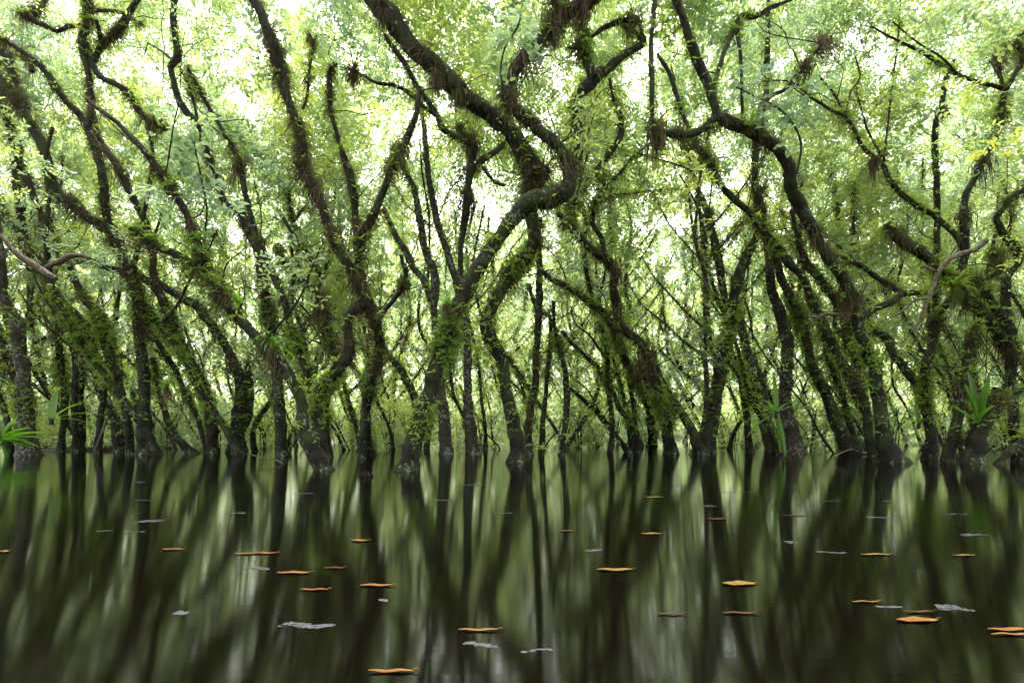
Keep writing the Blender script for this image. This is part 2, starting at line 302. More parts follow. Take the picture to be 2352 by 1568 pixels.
tree('twisting thin stem beside the slim bulging tree', 'twisting thin stem',
 ['1244,1030,15 1246,980,14 1252,912,12 1259,843,11 1266,768,10 1262,727,11 1245,717,11 1225,686,10 1215,650,9'], d=14.6, moss=.3, fern=.3, air=1)
tree('bowed dark stem third to the right of the sinuous tree', 'bowed dark stem',
 ['1293,1038,19 1296,1000,15 1300,963,15 1302,905,17 1297,850,15 1287,806,11 1275,750,9 1270,690,8'], d=14, moss=.25, fern=.5, air=1)
tree('slender arching pole bending from upper left to the water right of the bowed stem', 'slender arching pole',
 ['1462,1033,17 1455,1000,14 1444,967,14 1420,932,15 1408,900,13 1396,878,13 1380,850,12 1358,830,12 1335,808,10 1314,789,9 1290,760,8'], d=15.4, moss=.3, fern=.4, air=1)
tree('low diagonal pole under the slender arching pole', 'low diagonal pole',
 ['1438,1030,15 1420,1005,13 1399,980,13 1375,950,12 1358,932,12 1330,908,10 1300,885,8'], d=16, moss=.3, fern=.3, air=0)
tree('shaggy fern-covered zigzag tree right of the centre, its hooked boughs curling at the top', 'shaggy zigzag tree',
 ['1542,1044,34 1536,1000,28 1525,950,26 1508,895,23 1495,844,22 1481,796,21 1454,772,21 1424,745,22 1418,707,23 1411,666,24 1414,625,25 1396,600,23 1358,574,19 1324,538,17 1300,510,14 1280,490,12',
  '1500,1024,24 1495,973,21 1488,929,21 1467,885,20 1447,844,20 1426,796,20 1412,760,20', '1410,755,16 1379,712,17 1344,686,16 1307,664,16 1266,640,13 1240,620,10',
  '1530,960,20 1512,925,18 1494,885,16 1470,840,14',
  '1306,518,17 1316,470,21 1322,440,24 1326,380,25 1327,301,28 1325,250,27 1338,217,29 1365,186,32 1399,160,24 1433,126,21 1478,99,19 1469,77,20 1464,55,18 1440,47,14 1415,53,13 1385,66,12 1360,84,8',
  '1366,180,26 1352,148,22 1343,116,20 1340,88,18 1332,60,16 1336,20,16 1350,-20,14', '1341,118,10 1322,112,9 1300,111,6', '1420,54,9 1440,66,10 1462,76,10',
  '1392,592,13 1380,545,12 1361,515,12 1365,478,12 1379,450,12 1391,424,13 1384,400,14 1368,400,16 1385,369,17 1410,337,17 1427,303,15 1423,263,12 1410,230,9 1400,180,7',
  '1372,390,15 1350,420,15 1338,442,15 1320,466,13', '1392,424,10 1420,403,9 1443,372,7 1464,352,6 1500,325,4', '1378,452,5 1420,447,4 1480,440,4 1560,432,3', '1464,352,4 1500,362,4 1560,380,4 1600,398,3'], drift=-.2, moss=.55, fern=1., air=14)
tree('short leaning stem crossing behind the base of the right-leaning pillar tree', 'short crossing stem',
 ['1605,1036,26 1590,990,24 1568,950,21 1553,929,20 1532,893,15 1512,850,13 1500,800,11'], d=14, moss=.4, fern=.7, air=1)
tree('right-leaning black pillar tree with bright fern fringes, alone in its lean', 'right-leaning pillar tree',
 ['1612,1044,40 1620,1005,34 1629,973,30 1643,902,27 1653,826,27 1665,790,26 1674,762,25 1682,707,26 1694,645,27 1712,597,25 1730,560,20 1740,530,16 1748,480,14 1745,430,12'], moss=.3, fern=1., air=4)
tree('great arching black tree curving from a flared base over to the upper centre hub', 'great arching tree',
 ['2048,1062,62 2038,1025,46 2026,991,39 2019,939,32 2013,888,30 2005,837,27 1985,789,28 1968,741,29 1958,697,27 1937,642,27 1910,601,29 1882,557,29 1865,533,28 1852,502,28 1831,461,31 1817,420,30 1812,386,32 1794,352,30 1759,321,27 1722,302,28 1695,292,29 1670,280,29 1643,276,30 1619,292,19 1585,308,20 1553,308,20 1525,304,14 1505,300,10',
  '1644,276,22 1641,239,20 1629,205,22 1606,154,24 1588,103,24 1572,55,20 1555,0,20 1548,-30,18', '1638,225,16 1640,195,14 1647,171,13 1660,126,12 1674,92,11 1692,48,10',
  '1583,302,11 1567,263,10 1553,212,10 1532,161,11 1510,125,9', '1705,292,9 1705,239,9 1701,137,8 1694,60,11 1705,38,12 1739,37,13 1773,17,11 1807,3,8 1840,-10,6', '1748,312,9 1760,232,10 1807,205,9 1821,184,9 1841,164,9 1876,116,8 1910,85,6',
  '1970,745,16 1988,727,15 2012,707,18 2046,693,17 2070,676,16 2100,672,14 2128,671,12', '2074,672,13 2046,656,14 2009,632,14 1968,604,12 1927,587,8', '1498,300,11 1498,270,11 1497,205,12 1495,137,14 1498,68,12 1504,0,13 1506,-30,13'], drift=-.1, moss=.3, fern=.3, air=16)
tree('thick leaning dark tree left of the great arching tree, broad at the water', 'broad-based leaning tree',
 ['1955,1042,62 1945,1020,50 1934,997,38 1920,967,30 1903,922,25 1882,878,23 1862,837,21 1855,792,19 1841,741,19 1821,693,19 1800,652,19 1787,604,16 1770,560,14 1750,500,13 1735,420,16 1735,349,17 1745,280,15 1759,212,14 1763,137,14 1763,51,12 1765,-20,12'], moss=.35, fern=.75, air=6)
tree('long sloping trunk that ends in the ferns beside the great arching tree', 'long sloping trunk',
 ['2003,1034,24 1995,1000,22 1990,955,22 1975,908,25 1954,864,25 1930,823,21 1906,775,21 1882,727,20 1862,690,21 1848,642,19 1817,604,20 1787,567,18 1759,539,17 1722,489,15 1684,455,15 1657,424,14 1640,393,14 1619,355,14 1585,325,12 1560,308,9'], d=12.6, moss=.5, fern=.6, air=6)
tree('straight brown-barked pale tree with the strap-leaved fern at its side', 'straight brown-barked tree',
 ['1822,1040,56 1818,1000,44 1811,963,36 1805,912,31 1807,861,31 1806,800,31 1800,758,30 1787,707,27 1772,656,23 1766,604,19 1760,560,16 1752,500,14'], moss=.1, fern=.12, bark='p', air=1)
tree('leaning grey-brown tree left of the straight brown-barked tree', 'leaning grey-brown tree',
 ['1773,1036,36 1766,1000,32 1759,963,32 1749,912,33 1735,861,29 1718,816,25 1706,775,22 1698,741,20 1690,690,17 1685,640,14'], moss=.1, fern=.3, bark='p', air=1)
tree('crooked low stem leaning between the pillar tree and the leaning grey-brown tree', 'crooked low stem',
 ['1722,1030,20 1715,960,17 1705,900,14 1695,860,13 1674,837,11 1655,812,9'], d=16, moss=.3, fern=.4, air=0)
tree('thin black upright stem behind the bright leaves left of the pillar tree', 'thin black upright stem',
 ['1624,1032,14 1642,930,13 1645,850,12 1632,796,12 1626,741,15 1621,683,14 1623,639,14 1619,587,14 1612,520,12 1600,450,10'], d=15.6, moss=.3, fern=.2, air=1)
tree('pale leaning stem crossing behind the thin black upright stem', 'pale leaning stem',
 ['1636,1032,18 1652,900,18 1672,800,18 1668,710,18 1657,639,19 1647,587,20 1636,526,17 1623,485,15 1602,434,13 1580,360,11 1565,300,10'], d=16, moss=.3, fern=.2, bark='p', air=2)
tree('dark knotted trunk running beneath the great arching tree', 'dark knotted trunk',
 ['2000,1036,20 1992,940,17 1975,870,16 1971,844,15 1954,803,18 1941,741,18 1920,690,21 1893,656,22 1862,618,19 1845,587,15 1830,540,13 1820,480,12'], d=14.6, moss=.5, fern=.7, air=4)
tree('massive dark trunk falling from a bend at the right into the edge shadows', 'massive edge trunk',
 ['2344,1058,34 2338,1014,26 2330,946,22 2323,878,20 2324,827,25 2303,789,29 2282,748,31 2252,714,29 2217,686,26 2190,645,23 2156,615,25 2122,587,27 2087,560,27 2053,536,24 2038,515,20', '2320,790,22 2318,768,23 2299,727,21 2275,690,19 2255,652,17 2235,640,12', '2255,652,10 2270,640,12 2298,620,13 2290,590,12 2279,568,11'], d=11.5, moss=.45, fern=.5, air=8)
tree('double-elbowed dark tree left of the massive edge trunk, with thin twiggy boughs above', 'double-elbowed tree',
 ['2143,1055,40 2140,1000,28 2134,960,22 2129,929,21 2125,878,21 2129,833,24 2140,800,19 2146,775,19 2142,750,19 2156,724,18 2180,693,16 2204,655,17 2216,600,18 2216,536,19 2214,496,20 2214,458,17 2234,417,13 2262,369,14 2289,308,13 2299,256,13 2310,208,12 2330,171,13 2351,126,14 2330,106,12 2352,79,12 2380,60,11',
  '2310,208,9 2280,198,10 2251,191,10 2200,171,9 2149,140,9 2101,113,8 2046,85,6 2000,60,4', '2308,205,7 2300,180,8 2295,130,6 2310,100,4',
  '2216,580,13 2190,536,13 2142,495,13 2105,472,13 2074,448,14 2046,417,14 2026,376,11 2002,355,10 1978,331,9 1961,297,9 1944,273,8 1903,249,7 1859,222,6 1830,190,4',
  '1944,270,5 1915,215,5 1885,180,4', '1942,262,4 1955,210,4 1975,178,4 1965,130,3', '2026,362,6 1992,297,5 1985,270,4', '2030,370,6 2040,280,5 2050,190,5 2062,90,4 2068,0,4', '1992,297,3 1975,240,3 1962,180,3', '1860,222,4 1820,190,4 1780,185,3 1730,190,3', '2126,930,16 2118,900,18 2101,872,20 2077,848,20 2050,812,20 2043,782,20 2016,762,15 1995,745,10'], moss=.4, fern=.6, air=5)
tree('plain leaning trunk rising right beside the double-elbowed tree', 'plain right-leaning trunk',
 ['2178,1062,28 2190,997,25 2200,946,21 2210,900,19 2217,844,16 2228,790,14 2240,750,13 2256,741,12'], moss=.2, fern=.4, air=2)
tree('stumpy leaning tree wrapped in roots holding the tall bright strap fern at the right', 'stumpy root-wrapped tree',
 ['2232,1064,48 2240,1020,40 2250,985,32 2272,955,28 2290,925,24 2300,900,18', '2283,895,14 2305,904,18 2330,900,18 2370,896,16'], moss=.5, fern=.4, air=2)
tree('mossy fallen log slanting out of the water at the right edge', 'mossy fallen log',
 ['2290,1066,18 2320,1035,18 2345,1017,18 2380,990,18'], moss=.4, fern=.2, air=0, name='fallen_log', cat='log', flare=1)
tree('short upright trunk half hidden in bright leaves below the top right corner', 'half-hidden upright trunk',
 ['2146,1034,16 2132,900,16 2142,800,14 2150,700,14 2152,500,14 2149,301,14 2163,256,14 2170,191,12 2190,140,9'], d=14.5, moss=.2, fern=.3, air=1)
tree('curved trunk rising along the right edge above the edge shadows', 'curved right-edge trunk',
 ['2336,1036,22 2326,900,20 2318,780,20 2310,649,20 2338,605,20 2334,574,20 2306,536,15 2290,500,14 2306,478,13 2320,455,12 2352,437,10 2380,420,10'], d=13.6, moss=.5, fern=.4, air=3)
PROT = []    # picture spots the foliage must stay behind

def water_ext(P, W):
    """carry the trunk down into the water"""
    P = list(P); W = list(W); a, b = P[0], P[1]; dr = (a-b)/np.linalg.norm(a-b)
    if dr[2] > -.5: dr = norm(np.array([dr[0], dr[1], -.6]))
    k = (a[2]+.35)/-dr[2]
    P.insert(0, a+dr*k); W.insert(0, W[0]*1.15); return np.array(P), np.array(W)

def cover(g_moss, g_fern, P, rad, fr, d, moss, fern, top):
    """hanging strands, fringes and small ferns along one stem"""
    L = np.linalg.norm(np.diff(P, axis=0), axis=1).sum(); z = P[:, 2]; q = min(1.4, 10/d); wf = max(1, d/11.)
    hi = np.clip((z-.9)/3, 0, 1); lowf = np.exp(-((z-2.6)/1.5)**2)
    patch = .16+np.clip(-.25+np.sin(np.arange(len(P))*.23+R.random()*6)+np.sin(np.arange(len(P))*.061+R.random()*6), 0, .8)
    thick = np.clip(rad.mean()/.08, .5, .9)
    n = int(L*moss*380*q*thick*(.3+hi.mean()))
    if n > 3:                                           # brown strands that hang
        p, out, i = on_path(P, rad, fr, n, hi*patch+.03)
        ln = (.06+.36*R.random(n)**2.5)*(1 if moss > .3 else .7)
        blades(g_moss, p, out*.8+np.array([0, 0, -.5]), ln, .0095*wf, 1.5, .08+.32*R.random(n))
        n2 = n//4
        p, out, i = on_path(P, rad, fr, n2, hi*patch+.03)   # fringe that stands off
        blades(g_moss, p, out+R.normal(0, .4, (n2, 3)), .05+.13*R.random(n2), .009*wf, .35, .5+.3*R.random(n2))
    n = int(L*fern*72*q*thick)
    if n > 2:
        wt = (lowf+.12)*np.clip((z-.35)*2, 0, 1)*patch**1.5
        p, out, i = on_path(P, rad, fr, n, wt)
        k = n//5
        sprays(g_fern, p[:k], out[:k]*.8+R.normal(0, .35, (k, 3))+np.array([0, 0, -.15]), .18+.2*R.random(k), 7, .085*wf**.5, .026*wf**.5, jit=.2, mi=0)
        sprays(g_fern, p[k:], out[k:]+R.normal(0, .3, (n-k, 3)), .08, 3, .11, .048, jit=.4, mi=0)
    n = int(L*moss*100*q*thick)                         # low fuzz that breaks the outline
    if n > 2:
        p, out, i = on_path(P, rad, fr, n)
        blades(g_moss, p, out+R.normal(0, .5, (n, 3)), .03+.05*R.random(n), .010*wf, .4, .35+.45*R.random(n))

landmarks = []
TREES = []
for t in TR:
    base = t['paths'][0][0]
    d0 = t['d'] or F*H/(base[1]-YH)
    bk = {'d': BARK, 'p': PALE}[t['bark']]
    main = None; root = None; gm, gf = G(), G(); airspots = []; allP = []
    for pi, path in enumerate(t['paths']):
        a = catmull(path, 14); ys = a[:, 1]
        if pi == 0:
            s = np.linspace(0, 1, len(a)); dd = d0*(1+t['drift']*s)+np.sin(s*5+base[0])*.12*s
            main = (a, dd)
        else:
            m, md = main                                   # a side stem starts at the depth of the trunk where they meet
            e0 = np.abs(m[:, :2]-a[0, :2]).sum(1); e1 = np.abs(m[:, :2]-a[-1, :2]).sum(1)
            if e0.min() <= e1.min(): st = md[e0.argmin()]
            else: st = md[e1.argmin()]
            s = np.linspace(0, 1, len(a)); s = s if e0.min() <= e1.min() else 1-s
            dd = st*(1+R.uniform(-.03, .06)*s)
            if a[0, 1] > 1015: dd = np.full(len(a), F*H/(a[0, 1]-YH))*(1-s)*0+np.linspace(F*H/(a[0, 1]-YH), st, len(a))
        P = np.array([unproj(x, y, d) for (x, y, w), d in zip(a, dd)]); W = a[:, 2]/F*dd
        PROT.append(np.stack([a[:, 0], a[:, 1], dd, np.full(len(a), t['prot'])], 1))
        if a[0, 1] > 1015: P, W = water_ext(P, W)
        Q = catmull(np.column_stack([P, W]), .09 if d0 < 13 else .14); P, W = Q[:, :3], np.maximum(Q[:, 3], .012)
        P = P+np.column_stack([np.convolve(R.normal(0, 1, len(P)+8), np.ones(9)/9, 'valid') for _ in range(3)])*W[:, None]*.16
        rad = W/2*.88
        if a[0, 1] > 1015 and t['flare'] > 1: rad = rad*(1+.22*np.exp(-np.clip(P[:, 2]+.05, 0, 9)/.12))
        if root is None:
            bp = P[np.abs(P[:, 2]).argmin()] if P[:, 2].min() < 0 else P[0]
            root = link(t['name'], None, None, (bp[0], bp[1], 0)); org = np.array([bp[0], bp[1], 0])
            tag(root, t['label'], t['cat'], 'trees standing in the flooded wood' if t['cat'] == 'tree' else None)
            landmarks.append((base[0], t['lm']))
        g = G(); fr = tube(g, P-org, rad, 12 if W.max() > .2 else 8, .13)
        link('trunk' if pi == 0 else 'branch', g.mesh('stem', [bk], True), root)
        cover(gm, gf, P-org, rad, fr, d0, t['moss'], t['fern'], 0)
        allP.append((P-org, rad))
    for _ in range(8):                                      # fine bare twigs with a fork or two
        P, rad = allP[R.integers(0, len(allP))]
        i = R.integers(len(P)//3, len(P))
        if P[i, 2] < 1.2: continue
        g = G(); a0 = P[i]; dr = norm(R.normal(0, 1, 3)*np.array([1, .7, .5])+np.array([0, .25, .55])); ln = R.uniform(.8, 2.4)
        q = np.array([a0+dr*ln*u+np.array([0, 0, .18*ln*u*u])+R.normal(0, .05, 3)*ln*(u > 0) for u in np.linspace(0, 1, 6)]); w0 = min(rad[i]*.6, .014)
        C_ = catmull(np.column_stack([q, w0*(1-.75*np.linspace(0, 1, 6))]), .12); tube(g, C_[:, :3], C_[:, 3], 5, .1)
        for f in (2, 3, 4):
            d2 = norm(dr+R.normal(0, .55, 3)); l2 = ln*R.uniform(.25, .55); q2 = np.array([q[f]+d2*l2*u+R.normal(0, .03, 3)*(u > 0) for u in np.linspace(0, 1, 4)])
            C_ = catmull(np.column_stack([q2, w0*.5*(1-.7*np.linspace(0, 1, 4))]), .12); tube(g, C_[:, :3], C_[:, 3], 4, .1)
        link('twig', g.mesh('twig', [bk], True), root)
    if gm.k: link('moss', gm.mesh('moss', [MOSS]), root)
    if gf.k: link('fern_foliage', gf.mesh('fern_foliage', [FERN]), root)
    for _ in range(t['air']):                               # tufts of air plants sitting on the wood
        P, rad = allP[R.integers(0, len(allP)) if R.random() < .4 else 0]
        i = R.integers(len(P)//4, len(P)); 
        if P[i, 2] < 1.0: continue
        o = link('air_plant', AIR[R.integers(0, 4)], root, P[i]+np.array([0, 0, rad[i]*.6]))
        o.rotation_euler = (R.normal(0, .3), R.normal(0, .3), R.random()*6.28); o.scale = [float(.75+.85*R.random())]*3
    TREES.append(dict(root=root, org=org, P=np.vstack([p for p, r in allP])+org, n=0))
PROT = np.vstack(PROT)

# ------------------------------------------------------------------ crowns of the near trees: leaf clumps that stay behind the stems seen
GAPS = [(955, 330, 75), (1000, 400, 60), (1085, 400, 45), (430, 225, 45), (400, 130, 28), (1800, 255, 50), (1880, 330, 30), (560, 470, 22), (980, 270, 40), (1450, 230, 22), (1510, 290, 20), (170, 290, 20), (820, 740, 26), (930, 640, 26), (2130, 20, 28)]
def clear(px, py, r, d, rm, w=.85):
    k = (np.abs(PROT[:, 0]-px) < r*w+6) & (np.abs(PROT[:, 1]-py) < r*w+6)
    hit = k & (PROT[:, 2] > d-rm)
    if (hit & (PROT[:, 2] < 13.5)).any() or (hit.any() and R.random() < .93): return False
    for gx, gy, gr in GAPS:
        if math.hypot(px-gx, py-gy) < gr*.32+r*.15: return False
    return True
cnt = 0; tries = 0
while cnt < 1250 and tries < 30000:
    tries += 1
    d = 9.5+14*R.random(); px = R.uniform(-250, 2600); py = R.uniform(-420, 900)-R.random()*150
    z = H+(YH-py)/F*d
    if z > 17.5: continue
    r = .85/d*F
    if not clear(px, py, r, d, .7): continue
    if py > 450 and R.random() < .2: continue
    c = unproj(px, py, d)
    j = min(range(len(TREES)), key=lambda q: np.abs(TREES[q]['P'][::6]-c).sum(1).min()+TREES[q]['n']*.06)
    T_ = TREES[j]
    if T_['n'] >= 95: continue
    T_['n'] += 1
    o = link('crown', CL[R.integers(0, 8)], T_['root'], c-T_['org'])
    o.rotation_euler = (0, 0, R.random()*6.28); s = .8+.45*R.random(); o.scale = (s, s, s); cnt += 1
print('clumps', cnt, tries)

# ------------------------------------------------------------------ trees further into the wood
spots = []
for ring, (da, db, n) in enumerate([(14.5, 22, 70), (22, 30, 80), (30, 42, 62)]):
    k = 0; tr = 0
    while k < n and tr < 9000:
        tr += 1
        d = math.sqrt(R.uniform(da*da, db*db)); x = R.uniform(-1, 1)*(d*1.08+1.5)
        if any((x-a)**2+(d-b)**2 < (.9+.02*d)**2 for a, b, *_ in spots): continue
        spots.append((x, d, ring)); k += 1
far = []
for x, d, ring in spots:
    lean = R.choice([-1, -1, -1, -1, 1])*R.uniform(.2, .8); hh = R.uniform(7.5, 10.5); n = 10
    zz = np.linspace(-.35, hh, n); cx = x+lean*np.clip(zz, 0, 5)*.75+np.cumsum(R.normal(0, .17, n))*np.clip(zz, 0, 1); cy = d+np.cumsum(R.normal(0, .15, n))
    w = R.uniform(.09, .22); W = w*(1-.62*np.linspace(0, 1, n))
    org = np.array([x, d, 0]); P = np.column_stack([cx, cy, zz])-org
    Q = catmull(np.column_stack([P, W]), .35); P, rad = Q[:, :3], Q[:, 3]/2; rad = rad*(1+.35*np.exp(-np.clip(P[:, 2], 0, 9)/.25))
    root = link('swamp_tree', None, None, org)
    pale = R.random() < .3
    g = G(); fr = tube(g, P, rad, 8, .12); link('trunk', g.mesh('stem', [PALE if pale else BARK], True), root)
    gm, gf = G(), G()
    for b in range(R.integers(1, 4)):
        i = R.integers(int(len(P)*.2), int(len(P)*.8)); a = R.choice([-1, 1]); m = 5; ln = R.uniform(1.2, 3)
        s = np.linspace(0, 1, m); bp = P[i]+np.column_stack([a*ln*s*.8, R.normal(0, .5)*s, ln*s**1.2])+R.normal(0, .1, (m, 3))*s[:, None]
        Q = catmull(np.column_stack([bp, rad[i]*1.3*(1-.7*s)]), .3)
        g = G(); f2 = tube(g, Q[:, :3], Q[:, 3]/1.9, 6, .1); link('branch', g.mesh('stem', [PALE if pale else BARK], True), root)
        if ring < 2: cover(gm, gf, Q[:, :3], Q[:, 3]/1.9, f2, d, .6, .3, 0)
    mo = R.choice([.2, .5, .9]); cover(gm, gf, P, rad, fr, d, mo, .7, 0)
    if gm.k: link('moss', gm.mesh('moss', [MOSS]), root)
    if gf.k: link('fern_foliage', gf.mesh('fern_foliage', [FERN]), root)
    o = link('crown', BIG[R.integers(0, 8)], root, (lean*2, 1.2, .8 if ring < 1 else 0)); o.rotation_euler = (0, 0, R.random()*6.28)
    s = R.uniform(.7, .98); o.scale = (s, s, (R.uniform(1.1, 1.4) if ring == 0 else R.uniform(1.15, 1.55)))
    if ring == 2: o.scale = (1.25, 1.25, 1.2)
    far.append((CX+x/d*F, d, w, lean, pale, root))

def ordinal(k): return ['first', 'second', 'third', 'fourth', 'fifth', 'sixth', 'seventh', 'eighth', 'ninth', 'tenth', 'eleventh', 'twelfth'][k]
def autolabel(items, noun):
    """items: (px, look, root); say where each stands by the traced tree next to it"""
    bk = {}
    for px, look, root in items:
        j = min(landmarks, key=lambda l: abs(l[0]-px)); side = 'right' if px >= j[0] else 'left'
        bk.setdefault((look, j[1], side), []).append((abs(px-j[0]), root))
    for (look, lm, side), rs in bk.items():
        rs.sort(key=lambda r: r[0])
        for k, (_, r) in enumerate(rs):
            pre = '' if len(rs) == 1 else ordinal(k)+' '
            r['label'] = f'{pre}{look} {noun} {side} of the {lm}'
autolabel([(px, f"{'far' if d > 26 else 'mid-distance'} {'pale' if pale else 'dark'} {'thick' if w > .225 else 'slim'}{' leaning' if abs(lean) > .3 else ''}", r) for px, d, w, lean, pale, r in far], 'tree')
for *_, r in far: r['category'] = 'tree'; r['group'] = 'trees further into the wood'

# trees beside and behind the eye point that roof the water over
for k, (x, y) in enumerate([(-13, 3), (-10, -3), (-5, -5), (0, -4.5), (5, -6), (10, -3), (13, 3), (-15, 9), (16, 9), (-8, -10), (0, -11), (8, -11), (-3, -8), (14, -9), (-14, -9)]):
    root = link('swamp_tree', None, None, (x, y, 0)); hh = 9; n = 8; zz = np.linspace(-.35, hh, n)
    P = np.column_stack([np.cumsum(R.normal(0, .2, n)), np.cumsum(R.normal(0, .2, n)), zz]); W = .3*(1-.6*np.linspace(0, 1, n))
    Q = catmull(np.column_stack([P, W]), .35); g = G(); tube(g, Q[:, :3], Q[:, 3]/2, 8, .12); link('trunk', g.mesh('stem', [BARK], True), root)
    link('crown', BIG[k % 8], root, (0, 0, 0)).rotation_euler = (0, 0, k*1.1)
    link('crown', HIGH[k % 3], root, (0, 0, 0)).scale = (1.3, 1.3, 1.0)
    tag(root, 'flooded tree standing among others behind the open water near the viewer', 'tree', 'trees behind the open water')
for k, (x, y) in enumerate([(-4.5, -1), (4.5, -1), (0, 1.2), (-8, 2), (8, 2), (-1.5, -2), (2, -2.5), (-4, 2.5), (4.2, 2.7), (-12, 4), (12, 4), (-7, -4), (7, -4)]):
    root = link('swamp_tree', None, None, (x, y-1.5, 0)); zz = np.linspace(-.35, 9.5, 8)
    P = np.column_stack([np.cumsum(R.normal(0, .15, 8)), np.linspace(-2.2 if abs(x) < 3 else -.5, 1.2, 8), zz]); Q = catmull(np.column_stack([P, .26*(1-.6*np.linspace(0, 1, 8))]), .35)
    g = G(); tube(g, Q[:, :3], Q[:, 3]/2, 8, .12); link('trunk', g.mesh('stem', [BARK], True), root)
    o = link('crown', HIGH[k % 3], root, (0, 1.2, 1.5)); o.rotation_euler = (0, 0, k*1.7); o.scale = (1.35, 1.35, 1)
    tag(root, 'flooded tree standing among others behind the open water near the viewer', 'tree', 'trees behind the open water')

# ------------------------------------------------------------------ bushes along the far margin
bs = []
for k in range(210):
    d = 17.5+20*R.random()**1.3; x = R.uniform(-1, 1)*(d*1.05+1)
    root = link('water_bush', None, None, (x, d, 0)); g = G()
    for q in range(4):
        P = np.array([[0, 0, -.3], [R.normal(0, .1), R.normal(0, .1), .5], [R.normal(0, .35), R.normal(0, .35), 1.4]]); Q = catmull(P, .3); tube(g, Q, np.full(len(Q), .018), 5, .05)
    link('stem', g.mesh('stem', [BARK], True), root)
    o = link('foliage', BUSH[k % 5], root); o.rotation_euler = (0, 0, R.random()*6.28); s = R.uniform(.5, 1.2)*(1.25 if d > 27 else 1); o.scale = (s*1.1, s*1.1, s)
    tag(root, None, 'bush', 'bushes standing in the shallows'); bs.append((CX+x/d*F, ('far ' if d > 27 else 'mid-distance ')+('tall' if s > .95 else 'low')+' leafy', root))
autolabel(bs, 'bush')

# slender leaning poles with a few leaves
po = []
for k in range(75):
    d = 15+17*R.random()**1.2; x = R.uniform(-1, 1)*(d*1.03+.5); root = link('slender_stem', None, None, (x, d, 0)); n = 7
    zz = np.linspace(-.3, R.uniform(2.2, 5.5), n); le = R.choice([-1, -1, 1])*R.uniform(.2, .95)
    P = np.column_stack([le*zz*.8+np.cumsum(R.normal(0, .09, n)), np.cumsum(R.normal(0, .1, n)), zz]); w = R.uniform(.02, .055)
    Q = catmull(np.column_stack([P, w*(1-.7*np.linspace(0, 1, n))]), .25); g = G(); tube(g, Q[:, :3], Q[:, 3], 6, .12)
    for b in range(3):
        i = R.integers(2, len(Q)-2); q = Q[i, :3]+np.linspace(0, 1, 4)[:, None]*np.array([R.normal(0, .6), R.normal(0, .4), R.uniform(.3, 1)])+R.normal(0, .04, (4, 3))
        C_ = catmull(np.column_stack([q, Q[i, 3]*.6*(1-.7*np.linspace(0, 1, 4))]), .2); tube(g, C_[:, :3], C_[:, 3], 5, .1)
    pale = bool(R.random() < .3); link('stem', g.mesh('stem', [PALE if pale else BARK], True), root)
    g = G(); m_ = 26; i = R.integers(3, len(Q), m_); sprays(g, Q[i, :3]+R.normal(0, .12, (m_, 3)), R.normal(0, 1, (m_, 3)), .3, 7, .10, .045); link('foliage', g.mesh('foliage', [LEAF]), root)
    root['category'] = 'sapling'; root['group'] = 'slender stems among the trees'
    po.append((CX+x/d*F, ('pale ' if pale else 'dark ')+('steeply slanting' if abs(le) > .55 else 'slightly slanting')+' slender', root))
autolabel(po, 'stem')

# ------------------------------------------------------------------ strap-leaved plants
def strap(g, o, az, el, L, w, droop, tint, fold=.25, segs=9, wave=0):
    t = np.linspace(0, 1, segs+1); e = el-droop*t; ds = L/segs
    hx = np.concatenate([[0], np.cumsum(np.cos(e[:-1])*ds)]); hz = np.concatenate([[0], np.cumsum(np.sin(e[:-1])*ds)])
    dr = np.array([math.cos(az), math.sin(az), 0]); sd = np.array([-math.sin(az), math.cos(az), 0])
    c = o+hx[:, None]*dr+hz[:, None]*np.array([0, 0, 1.]); ww = w*np.clip(np.sin(np.pi*(.12+.86*t))**.6, .05, 1)/2
    c = c+sd*np.sin(t*9+az)[:, None]*wave
    nn = -np.sin(e)[:, None]*dr+np.cos(e)[:, None]*np.array([0, 0, 1.])
    v = np.stack([c+sd*ww[:, None]+nn*(ww*fold)[:, None], c, c-sd*ww[:, None]+nn*(ww*fold)[:, None]], 1).reshape(-1, 3)
    i = np.arange(segs)[:, None]*3
    g.add(v, np.concatenate([i+np.array([[0, 1, 4, 3]]), i+np.array([[1, 2, 5, 4]])]), tint)
def strap_plant(name, label, px, py, d, leaves, mat=STRAP, roots=0, cat='fern', rl=.3):
    c = unproj(px, py, d); root = link(name, None, None, c); tag(root, label, cat)
    for (az, el, Lpx, wpx, droop, ti) in leaves:
        g = G(); strap(g, np.zeros(3), math.radians(az), math.radians(el), Lpx/F*d, wpx/F*d, math.radians(droop), ti)
        link('leaf', g.mesh('leaf', [mat], True), root)
    if roots:
        g = G(); blades(g, R.normal(0, .04, (roots, 3)), R.normal(0, .3, (roots, 3))+np.array([0, 0, -1.]), rl*(.5+R.random(roots)), .012, 1.5, .15+.3*R.random(roots))
        link('roots', g.mesh('roots', [MOSS]), root)
    else:
        g = G(); P = catmull(np.array([[0, 0, -.12], [0, 0, .0], [0.01, 0, .05]]), .02); tube(g, P, np.full(len(P), .045), 8, .25); link('root_clump', g.mesh('root_clump', [SOIL], True), root)
    return root
strap_plant('strap_fern', 'strap-leaved fern perched on the straight brown-barked tree, drooping leaves to the water', 1783, 950, 11.9,
  [(92, 88, 95, 12, 12, .7), (75, 80, 60, 9, 20, .6), (-170, 30, 95, 9, 60, .8), (175, 5, 90, 10, 60, .9), (190, -20, 92, 10, 35, .8), (0, 35, 100, 10, 75, .5),
   (-80, -75, 90, 12, 15, .9), (-60, -70, 100, 13, 18, .7), (160, 45, 70, 8, 60, .5), (20, 50, 60, 8, 50, .3), (200, 60, 60, 8, 60, .6)])
